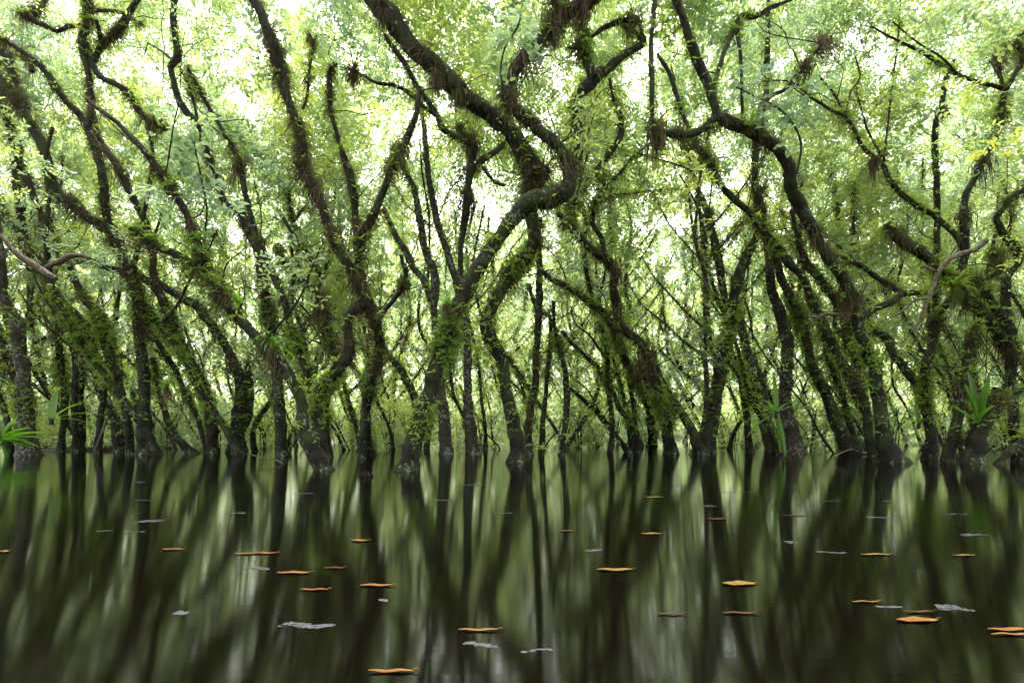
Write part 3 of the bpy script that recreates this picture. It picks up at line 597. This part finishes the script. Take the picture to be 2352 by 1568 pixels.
strap_plant('strap_fern', 'tall upright strap fern with wide bright leaves, perched on the stumpy root-wrapped tree', 2246, 972, 10.6,
  [(110, 84, 125, 24, 8, .7), (170, 78, 95, 17, 10, .6), (10, 75, 110, 20, 6, .6), (30, 70, 92, 17, 16, .95), (185, 40, 90, 8, 25, .4), (-90, 65, 60, 14, 50, .5), (200, 15, 60, 8, 60, .7)])
strap_plant('strap_fern', 'small bright strap fern with narrow leaves below the tall upright one', 2212, 1012, 10.9,
  [(150, 70, 50, 9, 20, .8), (60, 60, 40, 9, 20, .7), (180, 50, 38, 7, 60, .7), (20, 30, 35, 6, 40, .5)])
strap_plant('strap_fern', 'arching strap fern on the dark bank beside the stout lichen-flecked edge tree', 118, 965, 13.2,
  [(100, 80, 72, 18, 8, .6), (20, 50, 85, 11, 40, .7), (10, 25, 110, 8, 40, .8), (5, 12, 95, 8, 45, .7), (170, 55, 50, 9, 60, .5), (40, 60, 60, 10, 50, .6), (-30, 10, 50, 8, 60, .6)])
strap_plant('strap_fern', 'pale half-hidden strap fern drooping behind the double-elbowed tree', 2110, 975, 13.2,
  [(185, 30, 70, 8, 50, .9), (175, 5, 60, 8, 30, .9), (170, 45, 50, 7, 50, .6), (20, 45, 60, 7, 50, .6), (80, 80, 50, 10, 20, .5), (-10, 20, 50, 7, 30, .5)])
hang = [(R.uniform(0, 360), R.uniform(10, 80), R.uniform(45, 85), R.uniform(4, 6), R.uniform(70, 130), R.uniform(.3, .8)) for _ in range(30)]
strap_plant('bromeliad', 'big arching grassy bromeliad with hanging brown roots on the draped leaning tree', 628, 797, 9.0, hang, roots=90, cat='bromeliad', rl=.42)
hang = [(R.uniform(0, 360), R.uniform(20, 85), R.uniform(22, 36), R.uniform(3, 4), R.uniform(50, 110), R.uniform(.5, .9)) for _ in range(22)]
strap_plant('bromeliad', 'small bromeliad with brown root beard between upright thick trunk and curved dark tree', 383, 888, 12.8, hang, roots=80, cat='bromeliad', rl=.5)
hang = [(R.uniform(0, 360), R.uniform(20, 85), R.uniform(28, 44), R.uniform(3, 5), R.uniform(50, 110), R.uniform(.8, 1)) for _ in range(24)]
strap_plant('bromeliad', 'yellow-green bromeliad growing on the side of the fern-clad leaning centre tree', 1028, 700, 8.9, hang, roots=50, cat='bromeliad', rl=.2)
hang = [(R.uniform(0, 360), R.uniform(20, 85), R.uniform(36, 62), R.uniform(4, 6), R.uniform(50, 110), R.uniform(.7, 1)) for _ in range(30)]
strap_plant('bromeliad', 'yellowish bromeliad on the draped leaning tree, above the big grassy one', 548, 706, 9.0, hang, roots=70, cat='bromeliad', rl=.3)
hang = [(R.uniform(0, 360), R.uniform(10, 85), R.uniform(36, 60), R.uniform(4, 6), R.uniform(50, 110), R.uniform(.7, 1)) for _ in range(34)]
strap_plant('bromeliad', 'spreading yellow-green bromeliad in the fork of the massive edge trunk', 2195, 660, 11.2, hang, roots=80, cat='bromeliad', rl=.4)
hang = [(R.uniform(0, 360), R.uniform(30, 85), R.uniform(26, 40), R.uniform(3, 5), R.uniform(30, 90), R.uniform(.8, 1)) for _ in range(16)]
strap_plant('bromeliad', 'upright yellowish bromeliad on top of the great arching tree near its hub', 1722, 292, 10.0, hang, roots=30, cat='bromeliad', rl=.2)
for (px, py, d, lb) in [(880, 14, 10.0, 'large brown-bearded air plant mass at the top end of the thick bare limb'), (1052, 205, 10.2, 'spiky air plant with a brown beard halfway along the thick bare limb'),
        (1002, 165, 10.1, 'smaller air plant sitting just above the halfway one on the thick bare limb'),
        (1270, 62, 10.2, 'shaggy air plant clump below the top of the fern-clad leaning centre tree'), (1166, 215, 10.0, 'long-bearded air plant clump where the two central limbs cross'),
        (2005, 372, 11.1, 'lone bearded air plant hanging on the many-twigged slanting tree'), (1512, 295, 10.0, 'dark air plant clump at the foot of the vertical hanging stem'), (812, 164, 11.5, 'ragged air plant at the tip of the leftmost snaking bough')]:
    big = 110 if d < 11 else 70
    hang = [(R.uniform(0, 360), R.uniform(-10, 80), R.uniform(20, 44), R.uniform(2.5, 4), R.uniform(40, 120), R.uniform(.2, .7)) for _ in range(34)]
    strap_plant('bearded_air_plant', lb, px, py, d, hang, mat=MOSS, roots=big*2, cat='air plant', rl=.42)
# palm-like leaf at the left edge
c = unproj(16, 1046, 13.0); root = link('palm_seedling', None, None, (c[0], c[1], 0)); tag(root, 'young palm with pleated fronds sticking out of the water at the left edge', 'palm')
g = G(); P = catmull(np.array([[0, 0, -.2], [-.02, 0, .1], [-.1, 0, .33], [-.16, 0, .42]]), .04); tube(g, P, np.full(len(P), .045), 8, .1); link('stem', g.mesh('stem', [STRAP], True), root)
for az, el, L, dr in [(0, 22, 1.32, 32), (-12, 10, .95, 35), (10, 2, .85, 30), (20, 50, .7, 50), (170, 40, .8, 60), (-60, -5, .6, 50), (150, 70, .8, 40), (60, 75, .7, 30)]:
    g = G(); strap(g, np.array([-.14, 0, .42]), math.radians(az), math.radians(el), L, .15, math.radians(dr), .6, fold=.7)
    for q in (-1, 1): strap(g, np.array([-.14, 0, .40]), math.radians(az+q*5), math.radians(el-4), L*.86, .10, math.radians(dr), .5, fold=.8)
    link('frond', g.mesh('frond', [STRAP], True), root)

# ------------------------------------------------------------------ leafy saplings and sprigs in front of the wood
def sapling(label, pts, d, leaves, ll=.11, lw=.05, tint=.75, w=5):
    a = catmull(tp(pts), 14); P = np.array([unproj(x, y, d) for x, y, _ in a]); c = P[0]; root = link('leafy_sapling', None, None, c); tag(root, label, 'sapling', 'leafy saplings before the trees')
    g = G(); tube(g, P-c, np.maximum(a[:, 2]/F*d/2, .004), 6, .05); link('stem', g.mesh('stem', [BARK], True), root)
    g = G()
    for px, py, n in leaves:
        o = unproj(px, py, d)-c+R.normal(0, .14, (n, 3)); u = R.normal(0, 1, (n, 3))*np.array([1, .7, .4]); sprays(g, o, u, .22, 5, ll, lw, tint=tint, jit=.3, tmi=1)
    link('foliage', g.mesh('foliage', [LEAF, BARK]), root)
sapling('thin curving sapling with bright leaf sprays before the draped leaning tree', '607,790,6 625,760,6 655,730,6 690,680,5 715,620,4 735,570,3', 8.8, [(610, 612, 7), (640, 630, 9), (665, 650, 9), (690, 590, 8), (715, 575, 8), (700, 640, 6), (590, 605, 4), (740, 685, 5)], tint=.75)
sapling('pale-stemmed sapling with large green leaves in front of the upper left wood', '487,610,4 470,560,4 475,480,4 462,410,4 450,350,4 440,300,3', 9.3, [(445, 300, 10), (415, 320, 8), (440, 350, 8), (400, 350, 8), (480, 420, 10), (430, 380, 7), (520, 470, 8), (345, 440, 8), (370, 380, 7)], ll=.15, lw=.075, tint=.7)
sapling('leafy shoot with big soft leaves crossing the top of the central opening', '1165,225,5 1150,170,5 1160,110,4 1190,60,4 1200,10,3', 8.4, [(1190, 30, 6), (1150, 100, 6), (1215, 110, 5), (1170, 80, 5), (1135, 135, 5), (1210, 60, 5)], ll=.17, lw=.075, tint=.65)
sapling('yellow-green sapling spreading before the jointed wavering tree', '1328,380,5 1340,340,5 1352,300,4 1365,262,3', 9.6, [(1330, 270, 9), (1370, 270, 9), (1345, 250, 7), (1400, 280, 6), (1330, 350, 8), (1365, 330, 8), (1380, 360, 7)], ll=.13, lw=.055, tint=.7)
sapling('big-leaved sapling hanging over the bright hollow under the top mossy bough', '1830,400,5 1840,330,5 1815,275,5 1780,245,5 1740,225,4 1690,200,3', 9.6, [(1700, 215, 9), (1740, 240, 9), (1790, 255, 10), (1820, 270, 8), (1700, 160, 8), (1760, 170, 7), (1765, 350, 3), (1690, 380, 7), (1840, 210, 7)], ll=.14, lw=.065, tint=.15)
sapling('broad leafy sapling filling the upper right among thin twigs', '2200,171,5 2160,130,5 2110,100,4 2050,50,3', 9.8, [(2050, 40, 12), (2100, 90, 12), (2160, 50, 12), (2230, 40, 14), (2300, 60, 14), (2260, 110, 12), (2120, 170, 10), (2200, 210, 12), (2060, 220, 10), (2300, 340, 12), (2340, 330, 9), (2230, 330, 10), (2130, 330, 8)], ll=.13, lw=.06, tint=.8)
sapling('bright young sapling left of the thin black upright stem', '1625,560,5 1610,500,5 1590,450,4 1560,400,3', 9.8, [(1560, 415, 9), (1590, 430, 8), (1570, 460, 8), (1600, 390, 6), (1545, 390, 5), (1610, 480, 5)], ll=.12, lw=.06, tint=.9)
sapling('short leafy shoot rising from the water beside the sinuous centre tree', '1240,1050,4 1262,1010,4 1285,985,3 1290,960,3', 11.2, [(1255, 1015, 3), (1290, 985, 4), (1240, 1045, 3), (1275, 1055, 3), (1300, 975, 2)], ll=.11, lw=.045, tint=.75)
sapling('sapling with drooping feather leaves below the hooked bough', '1318,470,5 1330,430,5 1340,390,4 1350,350,4', 9.9, [(1340, 330, 9), (1360, 370, 9), (1345, 420, 9), (1330, 480, 9), (1310, 540, 8), (1375, 410, 6), (1300, 590, 7)], ll=.12, lw=.032, tint=.45)

# ------------------------------------------------------------------ dead branches
def dead(label, pts_list, d, name='dead_branch', mat=DEAD):
    c = None
    for k, s in enumerate(pts_list):
        a = catmull(tp(s), 12); P = np.array([unproj(x, y, d+.15*math.sin(i*.12)) for i, (x, y, _) in enumerate(a)])
        if c is None: c = P[0]; root = link(name, None, None, c); tag(root, label, 'branch')
        P = P+R.normal(0, .006, P.shape); g = G(); tube(g, P-c, np.maximum(a[:, 2]/F*d/2, .004), 8, .12); link('limb' if k == 0 else 'twig', g.mesh('limb', [mat], True), root)
dead('curved dead grey branch with side twigs reaching down at the right', ['2266,552,13 2240,572,13 2207,582,12 2176,598,11 2156,625,10 2146,652,9 2132,686,9 2118,724,8 2101,751,6 2094,760,4', '2156,625,5 2130,616,6 2120,610,4', '2129,684,6 2101,690,6 2070,716,5 2055,728,4'], 10.4)
dead('bare brown dead branch forking out of the left edge over the leaning trees', ['-10,530,8 10,550,8 41,584,12 82,611,14 116,633,15 128,640,10', '106,615,11 137,601,13 160,590,13 180,586,9 205,592,8', '90,612,3 84,596,3 80,586,2'], 10.2)
dead('white dead stick propped against the short black stem at the left', ['217,1036,4 232,997,5 243,967,4 247,960,3'], 14.4, 'dead_stick')
dead('broken horizontal dead branch behind the great arching tree', ['1935,720,7 1896,722,6 1870,728,5 1850,726,4', '1896,722,4 1860,740,3 1840,752,2'], 11.3)
dead('thin dead twig lying on the water before the draped leaning tree', ['568,1041,3 600,1050,3 640,1058,3 668,1078,2'], 10.4, 'dead_twig')
dead('curved dead twig arching out of the water beside the broad-based leaning tree', ['1912,1052,3 1930,1040,3 1955,1032,3 1972,1036,2'], 11.4, 'dead_twig')
dead('broken twig poking from the water at the foot of the straight brown-barked tree', ['1838,1052,5 1832,1036,4 1826,1022,3', '1832,1036,3 1828,1040,3 1820,1045,2'], 11.2, 'dead_twig')

# ------------------------------------------------------------------ things afloat
def water_pt(px, py): d = F*H/(py-YH); return d, np.array([(px-CX)/F*d, d, 0.0])
def floater(name, label, cat, px, py, wpx, hpx, mat, group, rot=0, curl=.05, yaw=0):
    d, c = water_pt(px, py); L = wpx/F*d; dep = min(max(hpx*.72*d*d/(F*H), L*.12), L*.5)
    root_name = name; g = G(); n = 14; t = np.linspace(-1, 1, n+1); w = np.clip(1-np.abs(t)**2.1, .0, 1)**.75*dep/2*(1+.08*np.sin(t*9+px)); w[0] = w[-1] = .002
    z = .006+np.abs(t)**3*L*.006+.0015*np.sin(t*5+px); v = []
    for k in range(n+1):
        x = t[k]*L/2; yb = dep*.05*math.sin(t[k]*2.2+px)
        v += [(x, yb+w[k], z[k]+curl*w[k]*.5), (x, yb, z[k]), (x, yb-w[k], z[k]+curl*w[k]*.3)]
    i = np.arange(n)[:, None]*3; v = np.array(v)
    top = np.concatenate([i+np.array([[0, 1, 4, 3]]), i+np.array([[1, 2, 5, 4]])]); g.add(v, top[:, ::-1])
    g.add(v-np.array([0, 0, .0025]), top)
    o = link(root_name, g.mesh(name, [mat], True), None, c); o.rotation_euler = (0, 0, math.radians(rot)); tag(o, label, cat, group)
    g = G(); sp = np.array([[L*.48, dep*.1, .008], [L*.56, dep*.16, .010], [L*.62, dep*.2, .007]]); tube(g, sp, np.array([.0022, .0022, .0018]), 5, .05); link('leaf_stalk', g.mesh('stalk', [mat], True), o)
fl = [(1412,1309,82,7,YELLOW,'golden floating leaf, single on the water right of centre'), (1697,1341,78,12,YELLOW,'broad golden floating leaf below and right of the single golden one'), (2106,1425,96,14,ORANGE,'widest pale orange floating leaf near the lower right'),
 (2318,1447,100,9,ORANGE,'long orange floating leaf cut by the right edge, upper of a pair'), (2322,1458,90,5,ORANGE,'thin orange floating leaf under the pair member at the right edge'), (674,1316,76,6,ORANGE,'orange floating leaf left of centre, above the thin brown one'),
 (864,1345,76,6,ORANGE,'bright orange floating leaf below the small one, left of centre'), (722,1355,64,4,ORANGE,'slim orange floating leaf right below the one left of centre'), (606,1271,58,4,ORANGE,'right half of the touching pair of thin orange leaves'),
 (566,1272,56,3,ORANGE,'left half of the touching pair of thin orange leaves'), (826,1242,42,5,ORANGE,'short orange floating leaf above the bright orange one'), (396,1262,50,3,ORANGE,'lone thin orange floating leaf at the left quarter'),
 (8,1267,26,5,ORANGE,'small orange floating leaf at the left edge'), (898,1543,104,9,ORANGE,'large dull orange floating leaf nearest the bottom edge'), (1098,1448,92,4,YELLOW,'wavy yellow floating leaf low in the centre'), (1502,1142,46,3,YELLOW,'small yellow floating leaf furthest out right of centre'),
 (1496,1226,46,4,YELLOW,'small golden floating leaf straight below the furthest yellow one'), (1302,1220,34,3,BROWNL,'tiny brown floating leaf beside the white glare'), (1646,1192,48,3,BROWNL,'thin brown floating leaf far right of the white glare'), (2012,1274,70,4,YELLOW,'slim yellow floating leaf right, between foam patches'),
 (2212,1276,52,3,YELLOW,'faint yellow floating leaf near the right edge'), (1988,1383,62,3,YELLOW,'greenish yellow floating leaf above the widest orange one'), (1700,1409,78,3,BROWNL,'faint brown floating leaf under the broad golden one'), (1540,1411,62,3,BROWNL,'faint brown floating leaf left of the other faint one'),
 (768,1305,48,3,BROWNL,'faint brown floating leaf between two orange ones'), (1828,1184,60,2,BROWNL,'far faint brown floating leaf before the straight brown-barked tree'), (2110,1406,70,3,BROWNL,'thin brown floating leaf just above the widest orange one')]
for px, py, w, h, m, lb in fl: floater('floating_leaf', lb, 'leaf', px, py, w, h, m, 'fallen leaves afloat on the water')
fo = [(347,1196,60,10,3),(545,1178,38,5,2),(2186,1396,72,22,4),(1102,1480,80,8,2),(704,1435,130,16,3),(1022,1148,50,5,2),(700,1133,44,4,2),(242,1219,28,3,1),(310,1221,42,3,1),(2020,1188,70,4,2),(1910,1268,66,4,2),(2040,1392,60,4,2),
 (1360,1263,42,6,2),(1232,1494,72,4,1),(1630,1162,30,4,2),(590,1305,60,8,2),(880,1377,20,6,2),(420,1405,28,14,2),(1815,1244,24,12,2),(2190,1180,60,3,1),(2234,1228,60,8,2),(1085,1113,60,4,2),(320,1107,26,5,2),(1690,1130,90,3,1),(1560,1115,60,3,1),(1900,1150,60,3,1),(2050,1150,50,3,1),(330,1148,40,3,1),(60,1085,50,3,1),(1290,1085,60,3,1),(1430,1078,50,3,1),(1150,1178,50,3,1)]
for k, (px, py, w, h, rows) in enumerate(fo):
    d, c = water_pt(px, py); L = w/F*d; dep = h*d*d/(F*H)*.4; g = G()
    for r_ in range(rows):                                  # bubbles strung in rafts: low domes set side by side
        nb = int(20+L*90); yy = (r_-(rows-1)/2)*dep/max(rows, 1)*1.3
        for b in range(nb):
            x = (R.random()-.5)*L*(1-.15*r_); y = yy+.012*math.sin(x*30+k)+R.normal(0, dep*.06+.004); rr = R.uniform(.002, .0055)*(1+d/9)
            th = np.arange(6)/6*6.283; ring = np.column_stack([np.cos(th)*rr*1.7+x, np.sin(th)*rr+y, np.full(6, .001)]); v = np.vstack([ring, [[x, y, rr*.45]]])
            g.add(v, np.array([[i, (i+1) % 6, 6] for i in range(6)]))
    o = link('foam_patch', g.mesh('foam', [FOAM], True), None, c)
    size = 'wide' if w > 65 else ('middling' if w > 42 else 'small')
    near = 'near' if py > 1350 else ('halfway out' if py > 1200 else 'far out')
    tag(o, None, 'foam', 'foam rafts on the dark water')
    o['_px'] = px; o['_l'] = f'{size} grey foam streak {near}'
its = [(o['_px'], o['_l'], o) for o in list(col.objects) if '_px' in o.keys()]; fb = {}
for px, look, o in its:
    j = min(landmarks, key=lambda l: abs(l[0]-px)); fb.setdefault((look, j[1]), []).append((px, o)); del o['_px']; del o['_l']
for (look, lm), rs in fb.items():
    rs.sort(key=lambda r: r[0])
    for k, (_, o) in enumerate(rs): o['label'] = ('' if len(rs) == 1 else ordinal(k)+' ')+f'{look}, before the {lm}'
# dark seed clump
d, c = water_pt(840, 1094); g = G(); n = 90; dd_ = norm(R.normal(0, 1, (n, 3))*np.array([1, 1, .6])); dd_[:, 2] = np.abs(dd_[:, 2])
th = np.linspace(0, 6.283, 13)[:-1]; v = [(math.cos(a)*.085*math.cos(e), math.sin(a)*.07*math.cos(e), .06*math.sin(e)*(1+.2*math.sin(a*3))) for e in (-.4, .1, .6, 1.1) for a in th]
fa = [[i*12+j, i*12+(j+1) % 12, (i+1)*12+(j+1) % 12, (i+1)*12+j] for i in range(3) for j in range(12)]; g.add(np.array(v), np.array(fa)); g.add(np.array(v[36:]), np.arange(12)[None])
blades(g, dd_*np.array([.08, .065, .055]), dd_+R.normal(0, .2, (n, 3)), .05, .022, .3)
o = link('seed_clump', g.mesh('seed_clump', [CONE]), None, c); tag(o, 'dark rough seed clump afloat left of the fern-clad leaning centre tree', 'seed clump')
d, c = water_pt(2260, 1061); 

# ------------------------------------------------------------------ water, swamp bed, banks
m, nt, N, L = new_mat('dark_water')
p = N('ShaderNodeBsdfPrincipled'); p.inputs['Base Color'].default_value = (.0015, .0011, .0007, 1); p.inputs['Roughness'].default_value = .075; p.inputs['IOR'].default_value = 1.33
p.inputs['Specular IOR Level'].default_value = .37
p.inputs['Anisotropic'].default_value = .8; tg = N('ShaderNodeCombineXYZ'); tg.inputs[1].default_value = 1; L(tg.outputs[0], p.inputs['Tangent'])
tc = N('ShaderNodeTexCoord'); mp = N('ShaderNodeMapping'); mp.inputs['Scale'].default_value = (.35, 6, 1); L(tc.outputs['Object'], mp.inputs[0])
n1 = N('ShaderNodeTexNoise'); n1.inputs['Scale'].default_value = 5; n1.inputs['Detail'].default_value = 3; L(mp.outputs[0], n1.inputs['Vector'])
bu = N('ShaderNodeBump'); bu.inputs['Strength'].default_value = .035; bu.inputs['Distance'].default_value = .006; L(n1.outputs['Fac'], bu.inputs['Height']); L(bu.outputs[0], p.inputs['Normal'])
o_ = N('ShaderNodeOutputMaterial'); L(p.outputs[0], o_.inputs[0]); WATER = m
g = G(); S = 125; g.add(np.array([[-S, -S, 0], [S, -S, 0], [S, S, 0], [-S, S, 0]]), np.array([[0, 1, 2, 3]])); tag(link('water', g.mesh('water', [WATER])), kind='structure')
nx, ny = 90, 60; X, Y = np.meshgrid(np.linspace(-110, 110, nx), np.linspace(30, 120, ny))
Z = -.6+np.clip((Y-33)/12, 0, 1.1)*.75+.28*np.sin(X*.35+Y*.2)*np.sin(Y*.31-X*.13)+R.normal(0, .05, X.shape)
Z = np.where(Y > 45, np.maximum(Z, .15), Z)
i = (np.arange(ny-1)[:, None]*nx+np.arange(nx-1)[None]).ravel()[:, None]
g = G(); g.add(np.stack([X, Y, Z], -1).reshape(-1, 3), i+np.array([[0, 1, nx+1, nx]])); tag(link('forest_floor', g.mesh('forest_floor', [SOIL], True)), kind='structure')
for (px, py, d, w, hh, lb) in [(190, 1010, 17.5, 2.4, .33, 'left')]:
    c = unproj(px, py, d); g = G(); nn_ = 22; th = np.linspace(0, 6.283, nn_+1)[:-1]; rs = np.linspace(1, 0, 7); v = []
    for r_ in rs:
        for a in th: v.append((math.cos(a)*w*r_*(1+.15*math.sin(a*3)), math.sin(a)*w*.45*r_*(1+.2*math.sin(a*4+1)), -.25+hh*(1-r_**2)**.5+R.normal(0, .05)))
    fa = [[q*nn_+j, q*nn_+(j+1) % nn_, (q+1)*nn_+(j+1) % nn_, (q+1)*nn_+j] for q in range(6) for j in range(nn_)]
    g.add(np.array(v), np.array(fa)); tag(link('mud_bank', g.mesh('mud_bank', [SOIL], True), None, (c[0], c[1], 0)), kind='structure')

# far forest as one mass
g = G(); n = 15000
ang = R.uniform(-.95, .95, n); dist = R.uniform(44, 62, n); x = np.tan(ang)*dist*.9; z = R.random(n)**1.0*17+.3
sprays(g, np.stack([x, dist, z], 1), R.normal(0, 1, (n, 3)), 1.0, 7, .42, .22, jit=.5)
tag(link('far_forest', g.mesh('far_forest', [LEAF])), 'far leafy wood closing off the view between the trunks', 'forest', kind='stuff')

# ------------------------------------------------------------------ sky, sun, camera
w = bpy.data.worlds.new('World'); sc.world = w; w.use_nodes = True; nt = w.node_tree; nt.nodes.clear()
sky = nt.nodes.new('ShaderNodeTexSky'); sky.sky_type = 'NISHITA'; sky.sun_disc = False
EL, AZ = math.radians(62), math.radians(-12)
sky.sun_elevation = EL; sky.sun_rotation = AZ; sky.air_density = 1.0; sky.dust_density = 6.0; sky.ozone_density = .6
hs = nt.nodes.new('ShaderNodeHueSaturation'); hs.inputs['Saturation'].default_value = .35; nt.links.new(sky.outputs[0], hs.inputs['Color'])
bg = nt.nodes.new('ShaderNodeBackground'); bg.inputs[1].default_value = .15; nt.links.new(hs.outputs[0], bg.inputs[0])
ow = nt.nodes.new('ShaderNodeOutputWorld'); nt.links.new(bg.outputs[0], ow.inputs[0])
sd = bpy.data.lights.new('sun', 'SUN'); sd.energy = 1.5; sd.angle = math.radians(25); sd.color = (1, .985, .96)
so = bpy.data.objects.new('sun', sd); col.objects.link(so)
dv = Vector((math.sin(AZ)*math.cos(EL), math.cos(AZ)*math.cos(EL), math.sin(EL))); so.rotation_euler = dv.to_track_quat('Z', 'Y').to_euler(); so.location = dv*60
cd = bpy.data.cameras.new('camera'); cd.sensor_width = 36; cd.lens = 18; cd.shift_y = (YH-784)/2352; cd.clip_end = 2000; cd.clip_start = .05
for o in col.objects:
    if o.get('label') and len(o['label'].split()) > 16: print('LONG', len(o['label'].split()), o['label'])
co = bpy.data.objects.new('camera', cd); co.location = (0, 0, H); co.rotation_euler = (math.radians(90), 0, 0); col.objects.link(co); sc.camera = co
sc.view_settings.view_transform = 'Standard'; sc.view_settings.look = 'None'; sc.view_settings.gamma = 1; sc.view_settings.exposure = 3.1
cy = sc.cycles; cy.max_bounces = 8; cy.diffuse_bounces = 4; cy.transmission_bounces = 6; cy.glossy_bounces = 3; cy.use_denoising = True; cy.sample_clamp_indirect = 8
